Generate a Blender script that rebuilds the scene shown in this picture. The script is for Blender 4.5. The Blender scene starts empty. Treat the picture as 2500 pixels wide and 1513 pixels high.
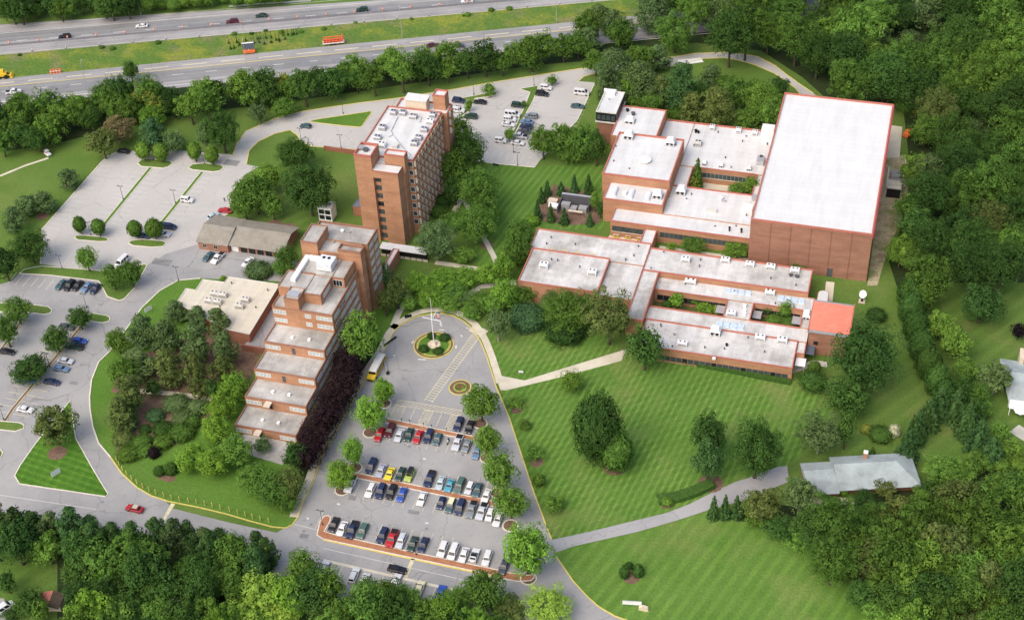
import bpy, bmesh, math, random
from mathutils import Matrix, Vector
random.seed(7)
rad = math.radians
SC = bpy.context.scene

# ------------------------------------------------------------------ camera
FPX, PITCH, ROLL, YAW, CAMZ = 3584.685, rad(39.6198), rad(-3.12462), rad(17.8954), 270.0
CX, CY = 1250.0, 756.5                                   # centre of the 2500 x 1513 survey photograph
CAM = Vector((100.2175, -310.3649, CAMZ))
_c, _s = math.cos(PITCH), math.sin(PITCH)
_R = Matrix(((1, 0, 0), (0, -_s, -_c), (0, _c, -_s)))
_roll = Matrix(((math.cos(ROLL), -math.sin(ROLL), 0), (math.sin(ROLL), math.cos(ROLL), 0), (0, 0, 1)))
W2C = _roll @ _R @ Matrix.Rotation(-YAW, 3, 'Z')          # rows: right, down, forward
C2W = W2C.transposed()

def P(u, v, z=0.0):
    """survey pixel -> point of the real site at height z"""
    d = C2W @ Vector(((u - CX) / FPX, (v - CY) / FPX, 1.0))
    return CAM + d * ((z - CAM.z) / d.z)

def depth(p):
    return (W2C @ (Vector(p) - CAM)).z

cam_data = bpy.data.cameras.new('camera')
cam_data.sensor_width = 36.0
cam_data.lens = FPX / 2500.0 * 36.0
cam_data.clip_start, cam_data.clip_end = 1.0, 6000.0
cam = bpy.data.objects.new('camera', cam_data)
SC.collection.objects.link(cam)
m = Matrix((( W2C[0][0], -W2C[1][0], -W2C[2][0]), (W2C[0][1], -W2C[1][1], -W2C[2][1]), (W2C[0][2], -W2C[1][2], -W2C[2][2])))
cam.matrix_world = Matrix.Translation(CAM) @ m.to_4x4()
SC.camera = cam

# ------------------------------------------------------------------ light
SUN_EL, SUN_AZ = rad(50), rad(242)                        # azimuth the light comes from, counter-clockwise from +X
world = bpy.data.worlds.new('World'); SC.world = world; world.use_nodes = True
wn = world.node_tree; bg = wn.nodes['Background']
sky = wn.nodes.new('ShaderNodeTexSky'); sky.sky_type = 'NISHITA'; sky.sun_disc = False
sky.sun_elevation = SUN_EL; sky.sun_rotation = rad(90) - SUN_AZ
sky.air_density, sky.dust_density, sky.ozone_density = 1.0, 5.0, 0.8
wn.links.new(sky.outputs[0], bg.inputs[0]); bg.inputs[1].default_value = 0.15
sun_d = bpy.data.lights.new('sun', 'SUN'); sun_d.energy = 0.78; sun_d.angle = rad(75); sun_d.color = (1.0, 0.985, 0.955)
sun = bpy.data.objects.new('sun', sun_d); SC.collection.objects.link(sun)
sdir = Vector((math.cos(SUN_EL) * math.cos(SUN_AZ), math.cos(SUN_EL) * math.sin(SUN_AZ), math.sin(SUN_EL)))
sun.rotation_euler = sdir.to_track_quat('Z', 'Y').to_euler()
SC.view_settings.view_transform = 'Standard'; SC.view_settings.look = 'None'
SC.view_settings.gamma = 1.0; SC.view_settings.exposure = 0.6
SC.cycles.max_bounces = 5; SC.cycles.diffuse_bounces = 3; SC.cycles.transparent_max_bounces = 8

# ------------------------------------------------------------------ helpers
def link(o, parent=None):
    SC.collection.objects.link(o)
    if parent is not None: o.parent = parent
    return o

def origin(o):
    v = Vector((0, 0, 0))
    while o is not None:
        v += o.location; o = o.parent
    return v

def tag(o, label, cat, group=None, kind=None):
    if label: o['label'] = label
    if cat: o['category'] = cat
    if group: o['group'] = group
    if kind: o['kind'] = kind
    return o

def thing(name, label, cat, loc=(0, 0, 0), rz=0.0, group=None):
    o = bpy.data.objects.new(name, None); o.empty_display_size = 0.5
    o.location = loc; o.rotation_euler.z = rz
    link(o)
    return tag(o, label, cat, group)

class MB:
    def __init__(s): s.v = []; s.f = []; s.m = []
    def face(s, pts, m=0):
        b = len(s.v); s.v += [tuple(p) for p in pts]; s.f.append(tuple(range(b, b + len(pts)))); s.m.append(m)
    def box(s, x0, x1, y0, y1, z0, z1, m=0, top=None, bottom=True):
        b = len(s.v)
        s.v += [(x0,y0,z0),(x1,y0,z0),(x1,y1,z0),(x0,y1,z0),(x0,y0,z1),(x1,y0,z1),(x1,y1,z1),(x0,y1,z1)]
        fs = [(0,1,5,4),(1,2,6,5),(2,3,7,6),(3,0,4,7),(4,5,6,7)]
        ms = [m,m,m,m, m if top is None else top]
        if bottom: fs.append((3,2,1,0)); ms.append(m)
        s.f += [tuple(b+i for i in q) for q in fs]; s.m += ms
    def walls(s, x0, x1, y0, y1, z0, z1, m=0):
        b = len(s.v)
        s.v += [(x0,y0,z0),(x1,y0,z0),(x1,y1,z0),(x0,y1,z0),(x0,y0,z1),(x1,y0,z1),(x1,y1,z1),(x0,y1,z1)]
        s.f += [tuple(b+i for i in q) for q in [(0,1,5,4),(1,2,6,5),(2,3,7,6),(3,0,4,7)]]; s.m += [m]*4
    def frustum(s, r0, r1, z0, z1, m=0):       # r = x0,x1,y0,y1
        b = len(s.v)
        for r, z in ((r0,z0),(r1,z1)): s.v += [(r[0],r[2],z),(r[1],r[2],z),(r[1],r[3],z),(r[0],r[3],z)]
        s.f += [tuple(b+i for i in q) for q in [(0,1,5,4),(1,2,6,5),(2,3,7,6),(3,0,4,7),(4,5,6,7),(3,2,1,0)]]; s.m += [m]*6
    def prism(s, pts, z0, z1, m=0, top=None):
        n = len(pts); b = len(s.v)
        s.v += [(p[0],p[1],z0) for p in pts] + [(p[0],p[1],z1) for p in pts]
        for i in range(n):
            j = (i+1) % n; s.f.append((b+i,b+j,b+n+j,b+n+i)); s.m.append(m)
        s.f.append(tuple(b+n+i for i in range(n))); s.m.append(m if top is None else top)
    def extrude_y(s, prof, y0, y1, m=0):       # profile in x,z
        n = len(prof); b = len(s.v)
        s.v += [(x,y0,z) for x,z in prof] + [(x,y1,z) for x,z in prof]
        for i in range(n):
            j = (i+1) % n; s.f.append((b+i,b+n+i,b+n+j,b+j)); s.m.append(m)
        s.f.append(tuple(b+i for i in range(n))); s.m.append(m)
        s.f.append(tuple(b+n+n-1-i for i in range(n))); s.m.append(m)
    def cyl(s, a, c, r0, r1, n=8, m=0, cap=True):
        a = Vector(a); c = Vector(c); d = (c-a).normalized()
        t = d.orthogonal().normalized(); k = d.cross(t); b = len(s.v)
        for q, r in ((a,r0),(c,r1)):
            for i in range(n):
                w = 2*math.pi*i/n; s.v.append(tuple(q + t*(r*math.cos(w)) + k*(r*math.sin(w))))
        for i in range(n):
            j = (i+1) % n; s.f.append((b+i,b+j,b+n+j,b+n+i)); s.m.append(m)
        if cap:
            s.f.append(tuple(b+n+i for i in range(n))); s.m.append(m)
            s.f.append(tuple(b+n-1-i for i in range(n))); s.m.append(m)
    def ball(s, c, r, rz=None, n=10, m=0, zmin=-1.0):
        rz = r if rz is None else rz; rows = n//2
        bm = bmesh.new(); bmesh.ops.create_uvsphere(bm, u_segments=n, v_segments=rows, radius=1.0)
        b = len(s.v)
        for v in bm.verts: s.v.append((c[0]+v.co.x*r, c[1]+v.co.y*r, c[2]+max(v.co.z,zmin)*rz))
        for f in bm.faces: s.f.append(tuple(b+v.index for v in f.verts)); s.m.append(m)
        bm.free()
    def mesh(s, name, mats, smooth=False, off=(0,0,0)):
        me = bpy.data.meshes.new(name)
        vs = s.v if not any(off) else [(x-off[0],y-off[1],z-off[2]) for x,y,z in s.v]
        me.from_pydata(vs, [], s.f)
        for t in (mats if isinstance(mats,(list,tuple)) else [mats]): me.materials.append(t)
        me.polygons.foreach_set('material_index', s.m)
        if smooth: me.polygons.foreach_set('use_smooth', [True]*len(s.f))
        me.update(); return me
    def build(s, name, mats, parent=None, smooth=False, loc=None):
        """verts in site coordinates unless loc is given (then local)"""
        if loc is None and parent is None:
            xs=[v[0] for v in s.v]; ys=[v[1] for v in s.v]; zs=[v[2] for v in s.v]
            off=((min(xs)+max(xs))/2,(min(ys)+max(ys))/2,min(zs)); o=bpy.data.objects.new(name,s.mesh(name,mats,smooth,off)); o.location=off
            return link(o)
        off = (0,0,0)
        if parent is not None and loc is None: off = tuple(origin(parent))
        o = bpy.data.objects.new(name, s.mesh(name, mats, smooth, off))
        if loc is not None: o.location = loc
        return link(o, parent)

def inst(name, me, parent=None, loc=(0,0,0), rz=0.0, scale=None, color=None):
    o = bpy.data.objects.new(name, me); o.location = loc; o.rotation_euler.z = rz
    if scale is not None: o.scale = scale
    if color is not None: o.color = (*color, 1.0)
    return link(o, parent)

# ------------------------------------------------------------------ materials
def newmat(name, rough=0.9, spec=0.25):
    m = bpy.data.materials.new(name); m.use_nodes = True
    nt = m.node_tree; b = nt.nodes['Principled BSDF']
    b.inputs['Roughness'].default_value = rough; b.inputs['Specular IOR Level'].default_value = spec
    return m, nt, b
def N(nt, t, **kw):
    n = nt.nodes.new(t)
    for k, v in kw.items(): setattr(n, k, v)
    return n
def pos(nt): return N(nt, 'ShaderNodeNewGeometry').outputs['Position']
def noise(nt, vec, scale, detail=4, rough=0.6):
    n = N(nt, 'ShaderNodeTexNoise'); n.inputs['Scale'].default_value = scale; n.inputs['Detail'].default_value = detail
    n.inputs['Roughness'].default_value = rough; nt.links.new(vec, n.inputs['Vector']); return n.outputs['Fac']
def ramp(nt, fac, stops):
    r = N(nt, 'ShaderNodeValToRGB'); e = r.color_ramp.elements
    while len(e) < len(stops): e.new(0.5)
    for i, (p, c) in enumerate(stops): e[i].position = p; e[i].color = (*c, 1)
    nt.links.new(fac, r.inputs[0]); return r.outputs[0]
def mix(nt, a, b, fac, mode='MIX'):
    n = N(nt, 'ShaderNodeMix', data_type='RGBA', blend_type=mode)
    for s, x in ((6, a), (7, b)):
        if isinstance(x, tuple): n.inputs[s].default_value = (*x, 1)
        else: nt.links.new(x, n.inputs[s])
    if isinstance(fac, (int, float)): n.inputs[0].default_value = fac
    else: nt.links.new(fac, n.inputs[0])
    return n.outputs[2]
def plain(name, col, rough=0.8, spec=0.25, var=0.12, scale=1.5, metal=0.0):
    m, nt, b = newmat(name, rough, spec)
    f = noise(nt, pos(nt), scale)
    c = ramp(nt, f, [(0.3, tuple(x*(1-var) for x in col)), (0.7, tuple(min(1, x*(1+var)) for x in col))])
    nt.links.new(c, b.inputs['Base Color']); b.inputs['Metallic'].default_value = metal; return m
def patched(name, c0, c1, c2, s1, s2, lo=0.4, hi=0.62, rough=0.95, fine=4.0, famt=0.25, crack=0.0, track=None):
    """c0 with soft patches of c1 at scale s1 and c2 at scale s2, and a fine grain"""
    m, nt, b = newmat(name, rough, 0.15); p = pos(nt)
    f1 = ramp(nt, noise(nt, p, s1, 5), [(lo, (0,0,0)), (hi, (1,1,1))])
    f2 = ramp(nt, noise(nt, p, s2, 5), [(lo+.05, (0,0,0)), (hi+.08, (1,1,1))])
    c = mix(nt, mix(nt, c0, c1, f1), c2, f2)
    g = ramp(nt, noise(nt, p, fine, 3, 0.8), [(0.25, (1-famt,)*3), (0.75, (1+famt*.6,)*3)])
    c = mix(nt, c, g, 1.0, 'MULTIPLY')
    if crack:
        nz = N(nt, 'ShaderNodeTexNoise'); nz.inputs['Scale'].default_value = .25; nz.inputs['Detail'].default_value = 4; nt.links.new(p, nz.inputs['Vector'])
        wp = N(nt, 'ShaderNodeVectorMath', operation='MULTIPLY_ADD'); nt.links.new(nz.outputs['Color'], wp.inputs[0]); wp.inputs[1].default_value = (5, 5, 0); nt.links.new(p, wp.inputs[2])
        vo = N(nt, 'ShaderNodeTexVoronoi', feature='DISTANCE_TO_EDGE'); vo.inputs['Scale'].default_value = .055; nt.links.new(wp.outputs[0], vo.inputs['Vector'])
        c = mix(nt, c, ramp(nt, vo.outputs['Distance'], [(0.002, (1-crack*.7,)*3), (0.0075, (1, 1, 1))]), 1.0, 'MULTIPLY')
        sp = ramp(nt, noise(nt, p, .55, 3, .75), [(0.60, (1, 1, 1)), (0.72, (1-crack*.6,)*3)]); c = mix(nt, c, sp, 1.0, 'MULTIPLY')
    if track is not None:
        mp = N(nt, 'ShaderNodeMapping', vector_type='TEXTURE'); mp.inputs['Rotation'].default_value = (0, 0, track); mp.inputs['Scale'].default_value = (60, 1.3, 1); nt.links.new(p, mp.inputs['Vector'])
        c = mix(nt, c, ramp(nt, noise(nt, mp.outputs[0], 1.0, 4, .6), [(0.3, (0.78,)*3), (0.7, (1.14,)*3)]), 1.0, 'MULTIPLY')
    nt.links.new(c, b.inputs['Base Color']); return m
def lawn(name, ca, cb, ang=None, width=3.0, amt=0.6, dry=(0.21, 0.235, 0.08), dryamt=0.5, cross=None):
    """mown grass: stripes left by the mower, dry patches, grain"""
    m, nt, b = newmat(name, 0.95, 0.1); p = pos(nt)
    base = mix(nt, ca, cb, ramp(nt, noise(nt, p, 0.06, 6, 0.65), [(0.3, (0,0,0)), (0.7, (1,1,1))]))
    def stripes(a, w, am, src):
        mp = N(nt, 'ShaderNodeMapping'); mp.inputs['Rotation'].default_value = (0, 0, a); nt.links.new(p, mp.inputs['Vector'])
        wv = N(nt, 'ShaderNodeTexWave', wave_type='BANDS', bands_direction='X'); wv.inputs['Scale'].default_value = 0.314*2/w/2
        wv.inputs['Distortion'].default_value = .35; wv.inputs['Detail'].default_value = 3; wv.inputs['Detail Scale'].default_value = 0.6
        nt.links.new(mp.outputs[0], wv.inputs['Vector'])
        br = ramp(nt, noise(nt, p, 0.13, 4), [(0.35, (am*.25,)*3), (0.65, (am,)*3)])
        st = ramp(nt, wv.outputs['Fac'], [(0.35, (0.8, 0.84, 0.76)), (0.95, (1.5, 1.36, 1.4))])
        return mix(nt, src, mix(nt, src, st, 1.0, 'MULTIPLY'), br)
    if ang is not None: base = stripes(ang, width, amt, base)
    if cross is not None: base = stripes(cross, width*1.3, amt*.4, base)
    d = ramp(nt, noise(nt, p, 0.035, 6, 0.7), [(0.52, (0,0,0)), (0.75, (dryamt,)*3)])
    base = mix(nt, base, dry, d)
    g = ramp(nt, noise(nt, p, 1.6, 5, 0.85), [(0.28, (0.6, 0.64, 0.55)), (0.72, (1.3, 1.26, 1.25))])
    nt.links.new(mix(nt, base, g, 1.0, 'MULTIPLY'), b.inputs['Base Color']); return m

M = {}
G1, G2 = (0.085, 0.178, 0.03), (0.118, 0.222, 0.044)
M['lawn'] = lawn('lawn_grass', (0.09,0.165,0.03), (0.128,0.2,0.046), None, dryamt=.6)
M['lawn_big'] = lawn('striped_lawn', G1, G2, rad(8.5), 1.75, .85, cross=rad(50), dryamt=.85)
M['lawn_court'] = lawn('court_lawn', G1, G2, rad(10), 2.2, .7)
M['lawn_ring'] = lawn('roadside_lawn', (0.084,0.182,0.026), (0.115,0.215,0.038), None, dryamt=.3)
M['lawn_tri'] = lawn('triangle_lawn', (0.06,0.155,0.018), (0.09,0.2,0.028), rad(-82), 2.0, .8, cross=rad(-5), dryamt=.25)
M['lawn_low'] = lawn('slope_lawn', (0.092,0.187,0.03), (0.126,0.23,0.047), rad(19), 3.0, .5, dryamt=.8)
M['lawn_rough'] = lawn('rough_lawn', (0.085,0.16,0.03), (0.12,0.19,0.045), rad(35), 4.0, .4, dry=(0.22,0.19,0.09), dryamt=.9)
M['meadow'] = patched('median_meadow', (.11,.19,.035), (.22,.255,.04), (.23,.2,.11), .09, .06, .46, .62, fine=.9, famt=.5)
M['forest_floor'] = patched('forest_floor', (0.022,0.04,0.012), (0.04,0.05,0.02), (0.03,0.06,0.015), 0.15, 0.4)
M['mulch'] = patched('bark_mulch', (.169,.104,.072), (.234,.150,.104), (.130,.091,.065), 0.5, 1.1)
M['sand'] = patched('sandy_soil', (.468,.403,.260), (.338,.273,.156), (.221,.260,.091), 0.3, 0.2, .45, .6, fine=1.5, famt=.4)
M['asphalt'] = patched('asphalt', (0.338,0.333,0.326), (0.294,0.290,0.284), (0.383,0.374,0.352), 0.12, 0.05, fine=5, famt=.12, crack=.4)
M['asphalt_dark'] = plain('asphalt_patch', (.213,.213,.227), .9)
M['driveway'] = patched('driveway_asphalt', (0.355,0.350,0.348), (0.298,0.294,0.296), (0.398,0.392,0.381), 0.2, 0.1, fine=5, famt=.1, crack=.3)
M['concrete_lot'] = patched('worn_pavement', (.472,.456,.422), (.416,.399,.371), (.517,.495,.461), 0.1, 0.05, fine=4, famt=.1, crack=.3)
M['highway'] = patched('highway_asphalt', (0.343,0.332,0.324), (0.290,0.286,0.281), (0.396,0.377,0.361), 0.1, 0.03, fine=3, famt=.12, track=rad(22.5), crack=.25)
M['highway_lane'] = patched('worn_lane_asphalt', (0.251,0.254,0.251), (0.218,0.221,0.220), (0.290,0.286,0.281), 0.1, 0.03, fine=3, famt=.12, track=rad(22.5), crack=.25)
M['sidewalk'] = patched('sidewalk_concrete', (.611,.559,.436), (.520,.474,.364), (.676,.624,.494), 0.25, 0.1, fine=3, famt=.1)
M['path'] = patched('path_concrete', (.520,.501,.429), (.442,.429,.364), (.585,.559,.481), 0.3, 0.1, fine=3, famt=.1)
M['kerb'] = plain('kerb_concrete', (.676,.624,.520), .85)
M['kerb_yellow'] = plain('yellow_kerb_paint', (0.6,0.5,0.14), .7)
M['white_paint'] = plain('white_road_paint', (0.6,0.59,0.55), .7, var=.15, scale=.8)
M['cream_paint'] = plain('cream_road_paint', (0.6,0.55,0.36), .7, var=.15, scale=.8)
M['yellow_paint'] = plain('yellow_road_paint', (0.68,0.52,0.1), .7, var=.12, scale=.8)
M['pavers'] = patched('brick_pavers', (0.42,0.19,0.10), (0.36,0.155,0.08), (0.46,0.23,0.13), 0.6, 0.2, fine=6, famt=.25)

def brick(name, a, b_, mortar=(0.36,0.24,0.17), scale=1.0):
    m, nt, b = newmat(name, 0.9, 0.15); p = pos(nt)
    sep = N(nt, 'ShaderNodeSeparateXYZ'); nt.links.new(p, sep.inputs[0])
    ad = N(nt, 'ShaderNodeMath', operation='ADD'); nt.links.new(sep.outputs[0], ad.inputs[0]); nt.links.new(sep.outputs[1], ad.inputs[1])
    cb = N(nt, 'ShaderNodeCombineXYZ'); nt.links.new(ad.outputs[0], cb.inputs[0]); nt.links.new(sep.outputs[2], cb.inputs[1])
    br = N(nt, 'ShaderNodeTexBrick'); br.inputs['Scale'].default_value = 1.0
    br.inputs['Color1'].default_value = (*a,1); br.inputs['Color2'].default_value = (*b_,1); br.inputs['Mortar'].default_value = (*mortar,1)
    br.inputs['Brick Width'].default_value = 0.42*scale; br.inputs['Row Height'].default_value = 0.14*scale; br.inputs['Mortar Size'].default_value = 0.012
    br.inputs['Bias'].default_value = 0.0; nt.links.new(cb.outputs[0], br.inputs['Vector'])
    st = N(nt, 'ShaderNodeMapping'); st.inputs['Scale'].default_value = (0.09, 0.09, 0.55); nt.links.new(p, st.inputs['Vector'])
    f = ramp(nt, noise(nt, st.outputs[0], 1.0, 6, 0.7), [(0.3, (0.8,0.78,0.76)), (0.7, (1.2,1.2,1.2))])
    f2 = ramp(nt, noise(nt, p, 0.22, 4), [(0.3, (0.9,0.88,0.87)), (0.7, (1.1,1.1,1.1))])
    nt.links.new(mix(nt, mix(nt, br.outputs['Color'], f, 1.0, 'MULTIPLY'), f2, 1.0, 'MULTIPLY'), b.inputs['Base Color']); return m
M['brick'] = brick('orange_brick', (0.472,0.245,0.135), (0.393,0.195,0.108))
M['brick_red'] = brick('red_brown_brick', (0.316,0.150,0.100), (0.269,0.125,0.084))
M['brick_dark'] = brick('dark_red_brick', (.324,.120,.078), (.264,.102,.066))

def roofmat(name, col, stain, amt, scale, lo=.42, hi=.72):
    m, nt, b = newmat(name, 0.85, 0.2); p = pos(nt)
    f = ramp(nt, noise(nt, p, scale, 7, 0.68), [(lo, (0,0,0)), (hi, (amt,)*3)])
    f2 = ramp(nt, noise(nt, p, scale*5, 5, .7), [(.5, (0,0,0)), (.8, (amt*.5,)*3)])
    c = mix(nt, mix(nt, col, stain, f), stain, f2)
    cb = N(nt, 'ShaderNodeTexBrick'); cb.inputs['Scale'].default_value = 1.0; cb.inputs['Brick Width'].default_value = 13.0; cb.inputs['Row Height'].default_value = 2.4; cb.inputs['Mortar Size'].default_value = .05
    for q, x in (('Color1', 1.0), ('Color2', .955), ('Mortar', .84)): cb.inputs[q].default_value = (x, x, x*.99, 1)
    nt.links.new(p, cb.inputs['Vector']); c = mix(nt, c, cb.outputs['Color'], 1.0, 'MULTIPLY')
    mp = N(nt, 'ShaderNodeMapping'); mp.inputs['Scale'].default_value = (.35, .05, .3); nt.links.new(p, mp.inputs['Vector'])
    c = mix(nt, c, ramp(nt, noise(nt, mp.outputs[0], 1.0, 5, .7), [(.35, (1.0-amt*.22,)*3), (.6, (1.02,)*3)]), 1.0, 'MULTIPLY')
    nt.links.new(c, b.inputs['Base Color']); return m
M['roof_white'] = roofmat('white_roof_membrane', (.672,.672,.664), (.521,.512,.487), .55, .07)
M['roof_gym'] = roofmat('bright_roof_membrane', (0.670,0.670,0.658), (0.62,0.62,0.615), .3, .05)
M['roof_stained'] = roofmat('stained_white_roof', (.665,.65,.625), (.29,.272,.24), .9, .085, .42, .7)
M['roof_grey'] = roofmat('stained_grey_roof', (.550,.530,.490), (.270,.255,.230), .95, .11, .38, .66)
M['roof_beige'] = roofmat('beige_gravel_roof', (.651,.598,.483), (.493,.462,.378), .6, .1)
M['coping_red'] = plain('red_coping', (0.440,0.150,0.105), .6, .35, .12, .8)
M['crimson'] = plain('crimson_fascia', (0.36,0.05,0.06), .6, .3, .1, .8)
M['coping_pink'] = plain('salmon_coping', (0.62,0.33,0.25), .7, .3, .12, .8)
M['coping_brown'] = plain('brown_coping', (0.3,0.15,0.1), .7, .3, .12, .8)
M['shingle'] = patched('grey_brown_shingles', (.293,.267,.215), (.247,.227,.189), (.325,.299,.247), .5, .2, fine=2.5, famt=.2)
M['roof_red'] = patched('coral_metal_roof', (.713,.230,.149), (.667,.207,.138), (.747,.265,.184), .2, .4, fine=1, famt=.08, rough=.6)
M['slate'] = patched('pale_grey_shingles', (0.374,0.430,0.421), (0.281,0.317,0.311), (0.437,0.498,0.480), .25, .15, fine=2, famt=.2)
M['glass_dark'] = plain('dark_glass', (0.016,0.02,0.022), .35, .2, .2, 1)
M['glass_grey'] = plain('grey_glass', (0.06,0.078,0.074), .35, .2, .35, .7)
M['glass_pale'] = plain('pale_blind_glass', (0.46,0.5,0.48), .25, .5, .15, .5)
M['white'] = plain('white_paintwork', (0.78,0.78,0.77), .6, .3, .05)
M['offwhite'] = plain('cream_metal', (0.6,0.58,0.52), .6, .3, .1)
M['fin'] = plain('precast_concrete', (0.6,0.53,0.42), .8, .2, .12)
M['black'] = plain('black_metal', (0.015,0.015,0.016), .5, .3)
M['grey'] = plain('grey_metal', (0.3,0.3,0.3), .55, .35)
M['darkgrey'] = plain('dark_grey_metal', (0.09,0.09,0.1), .6, .3)
M['steel'] = plain('galvanised_steel', (0.5,0.5,0.51), .4, .5, .1, 1, .4)
M['skylight'] = plain('blue_tinted_skylight', (0.52,0.62,0.72), .3, .5, .12, 1.2)
M['skylight_w'] = plain('milky_skylight', (0.66,0.69,0.72), .35, .5, .08, 1.2)
M['slateblue'] = plain('slate_blue_metal_roof', (0.1,0.12,0.155), .5, .4)
M['yellow'] = plain('yellow_paintwork', (0.72,0.48,0.03), .5, .4, .06)
M['orange'] = plain('orange_plastic', (0.75,0.17,0.05), .6, .3, .1)
M['red'] = plain('red_paintwork', (0.5,0.04,0.03), .5, .4)
M['blue'] = plain('blue_cloth', (0.05,0.1,0.4), .8)
M['bark'] = plain('tree_bark', (0.09,0.07,0.05), .95, .1, .3, 2)
M['bark_pale'] = plain('pale_bark', (0.25,0.23,0.2), .95, .1, .3, 2)
M['tan'] = plain('tan_stone', (.624,.520,.390), .9)
M['water'] = plain('water', (0.1,0.13,0.15), .1, .5)
M['tyre'] = plain('tyre_rubber', (0.018,0.018,0.018), .8)
M['rim'] = plain('alloy_rim', (0.4,0.4,0.41), .35, .5, .05, 1, .7)
M['carglass'] = plain('car_glass', (0.018,0.022,0.026), .2, .3, .1)
M['lampglass'] = plain('headlight_glass', (0.6,0.6,0.6), .2, .6)
M['taillight'] = plain('taillight_plastic', (0.35,0.02,0.02), .3, .5)
M['skin'] = plain('skin', (0.45,0.28,0.2), .6)
M['cloth'] = plain('dark_clothing', (0.04,0.04,0.06), .9)

def tinted(name, rough, spec, coat=0.0, leaf=False):
    """base colour comes from each object's own colour"""
    m, nt, b = newmat(name, rough, spec)
    oi = N(nt, 'ShaderNodeObjectInfo')
    if not leaf:
        nt.links.new(oi.outputs['Color'], b.inputs['Base Color'])
        b.inputs['Coat Weight'].default_value = coat; b.inputs['Coat Roughness'].default_value = 0.08
        return m
    tc = N(nt, 'ShaderNodeTexCoord')
    f = ramp(nt, noise(nt, tc.outputs['Object'], 2.6, 3, .6), [(0.3, (0.62,0.66,0.6)), (0.7, (1.4,1.32,1.25))])
    g = ramp(nt, noise(nt, pos(nt), 2.2, 2, .7), [(0.25, (0.66,0.7,0.62)), (0.75, (1.36,1.3,1.3))])
    c = mix(nt, mix(nt, oi.outputs['Color'], f, 1.0, 'MULTIPLY'), g, 1.0, 'MULTIPLY')
    nt.links.new(c, b.inputs['Base Color'])
    tr = N(nt, 'ShaderNodeBsdfTranslucent'); nt.links.new(mix(nt, c, (1.0,1.15,0.5), 1.0, 'MULTIPLY'), tr.inputs['Color'])
    ms = N(nt, 'ShaderNodeMixShader'); ms.inputs[0].default_value = 0.14
    nt.links.new(b.outputs[0], ms.inputs[1]); nt.links.new(tr.outputs[0], ms.inputs[2])
    nt.links.new(ms.outputs[0], nt.nodes['Material Output'].inputs[0]); return m
M['leaf'] = tinted('leaves', .9, .06, leaf=True)
M['paint'] = tinted('car_paint', .42, .4, .3)
# ------------------------------------------------------------------ ground, roads, lawns
def catmull(pts, closed, k=4):
    n = len(pts); out = []
    rng = range(n) if closed else range(n-1)
    for i in rng:
        g = (lambda j: pts[j % n]) if closed else (lambda j: pts[max(0, min(n-1, j))])
        p0, p1, p2, p3 = g(i-1), g(i), g(i+1), g(i+2)
        for s in range(k):
            t = s/k
            out.append(tuple(0.5*((2*p1[a]) + (-p0[a]+p2[a])*t + (2*p0[a]-5*p1[a]+4*p2[a]-p3[a])*t*t + (-p0[a]+3*p1[a]-3*p2[a]+p3[a])*t**3) for a in (0,1)))
    if not closed: out.append(tuple(pts[-1]))
    return out
def site(px, z=0.0): return [tuple(P(u, v, 0)[:2]) for u, v in px]

def sheet(name, px, mat, z, smooth=False, thick=0.0, label=None, closedworld=False, kind='structure'):
    pts = px if closedworld else site(px)
    if smooth: pts = catmull(pts, True)
    mb = MB()
    if thick: mb.prism(pts, z-thick, z)
    else:
        a = sum(pts[i][0]*pts[(i+1)%len(pts)][1]-pts[(i+1)%len(pts)][0]*pts[i][1] for i in range(len(pts)))
        if a < 0: pts = pts[::-1]
        mb.face([(x, y, z) for x, y in pts])
    o = mb.build(name, M[mat] if isinstance(mat, str) else mat)
    o['kind'] = kind
    if label: o['label'] = label
    return o

def ribbon(mb, pts, w, z0, z1, closed=False, m=0, off=0.0):
    """a strip of width w (centre shifted by off to the left) along world points"""
    n = len(pts); L = []; Rr = []
    for i in range(n):
        a = Vector(pts[(i-1) % n] if closed or i else pts[0]); c = Vector(pts[(i+1) % n] if closed or i < n-1 else pts[-1])
        d = (c - a); d = d.normalized() if d.length > 1e-6 else Vector((1, 0))
        nrm = Vector((-d.y, d.x)); q = Vector(pts[i])
        L.append(q + nrm*(off + w/2)); Rr.append(q + nrm*(off - w/2))
    b = len(mb.v)
    for i in range(n): mb.v += [(L[i].x, L[i].y, z1), (Rr[i].x, Rr[i].y, z1), (L[i].x, L[i].y, z0), (Rr[i].x, Rr[i].y, z0)]
    for i in range(n if closed else n-1):
        j = (i+1) % n; A = b+4*i; B = b+4*j
        mb.f += [(A+1, B+1, B, A)]; mb.m += [m]
        if z1 - z0 > 0.01:
            mb.f += [(A, B, B+2, A+2), (B+1, A+1, A+3, B+3)]; mb.m += [m, m]

def kerb(px, closed=True, mat='kerb', w=0.28, h=0.15, smooth=False, world=False, name='kerb'):
    pts = px if world else site(px)
    if smooth: pts = catmull(pts, closed)
    mb = MB(); ribbon(mb, pts, w, 0.0, h, closed); o = mb.build(name, M[mat]); o['kind'] = 'structure'; return o

def island(px, mat, kmat='kerb', smooth=False, name='island', z=0.13, kw=0.28):
    sheet(name, px, mat, z, smooth, thick=0.12)
    kerb(px, True, kmat, kw, z+.03, smooth)

def lines(name, segs, mat, w=0.12, z=0.05, world=False):
    mb = MB()
    for a, c in segs:
        q = [a, c] if world else site([a, c]); ribbon(mb, q, w, z, z)
    o = mb.build(name, M[mat]); o['kind'] = 'structure'; return o

g = MB(); g.face([(-1500,-900,0),(1500,-900,0),(1500,2200,0),(-1500,2200,0)])
g.build('ground', M['lawn'])['kind'] = 'structure'

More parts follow.
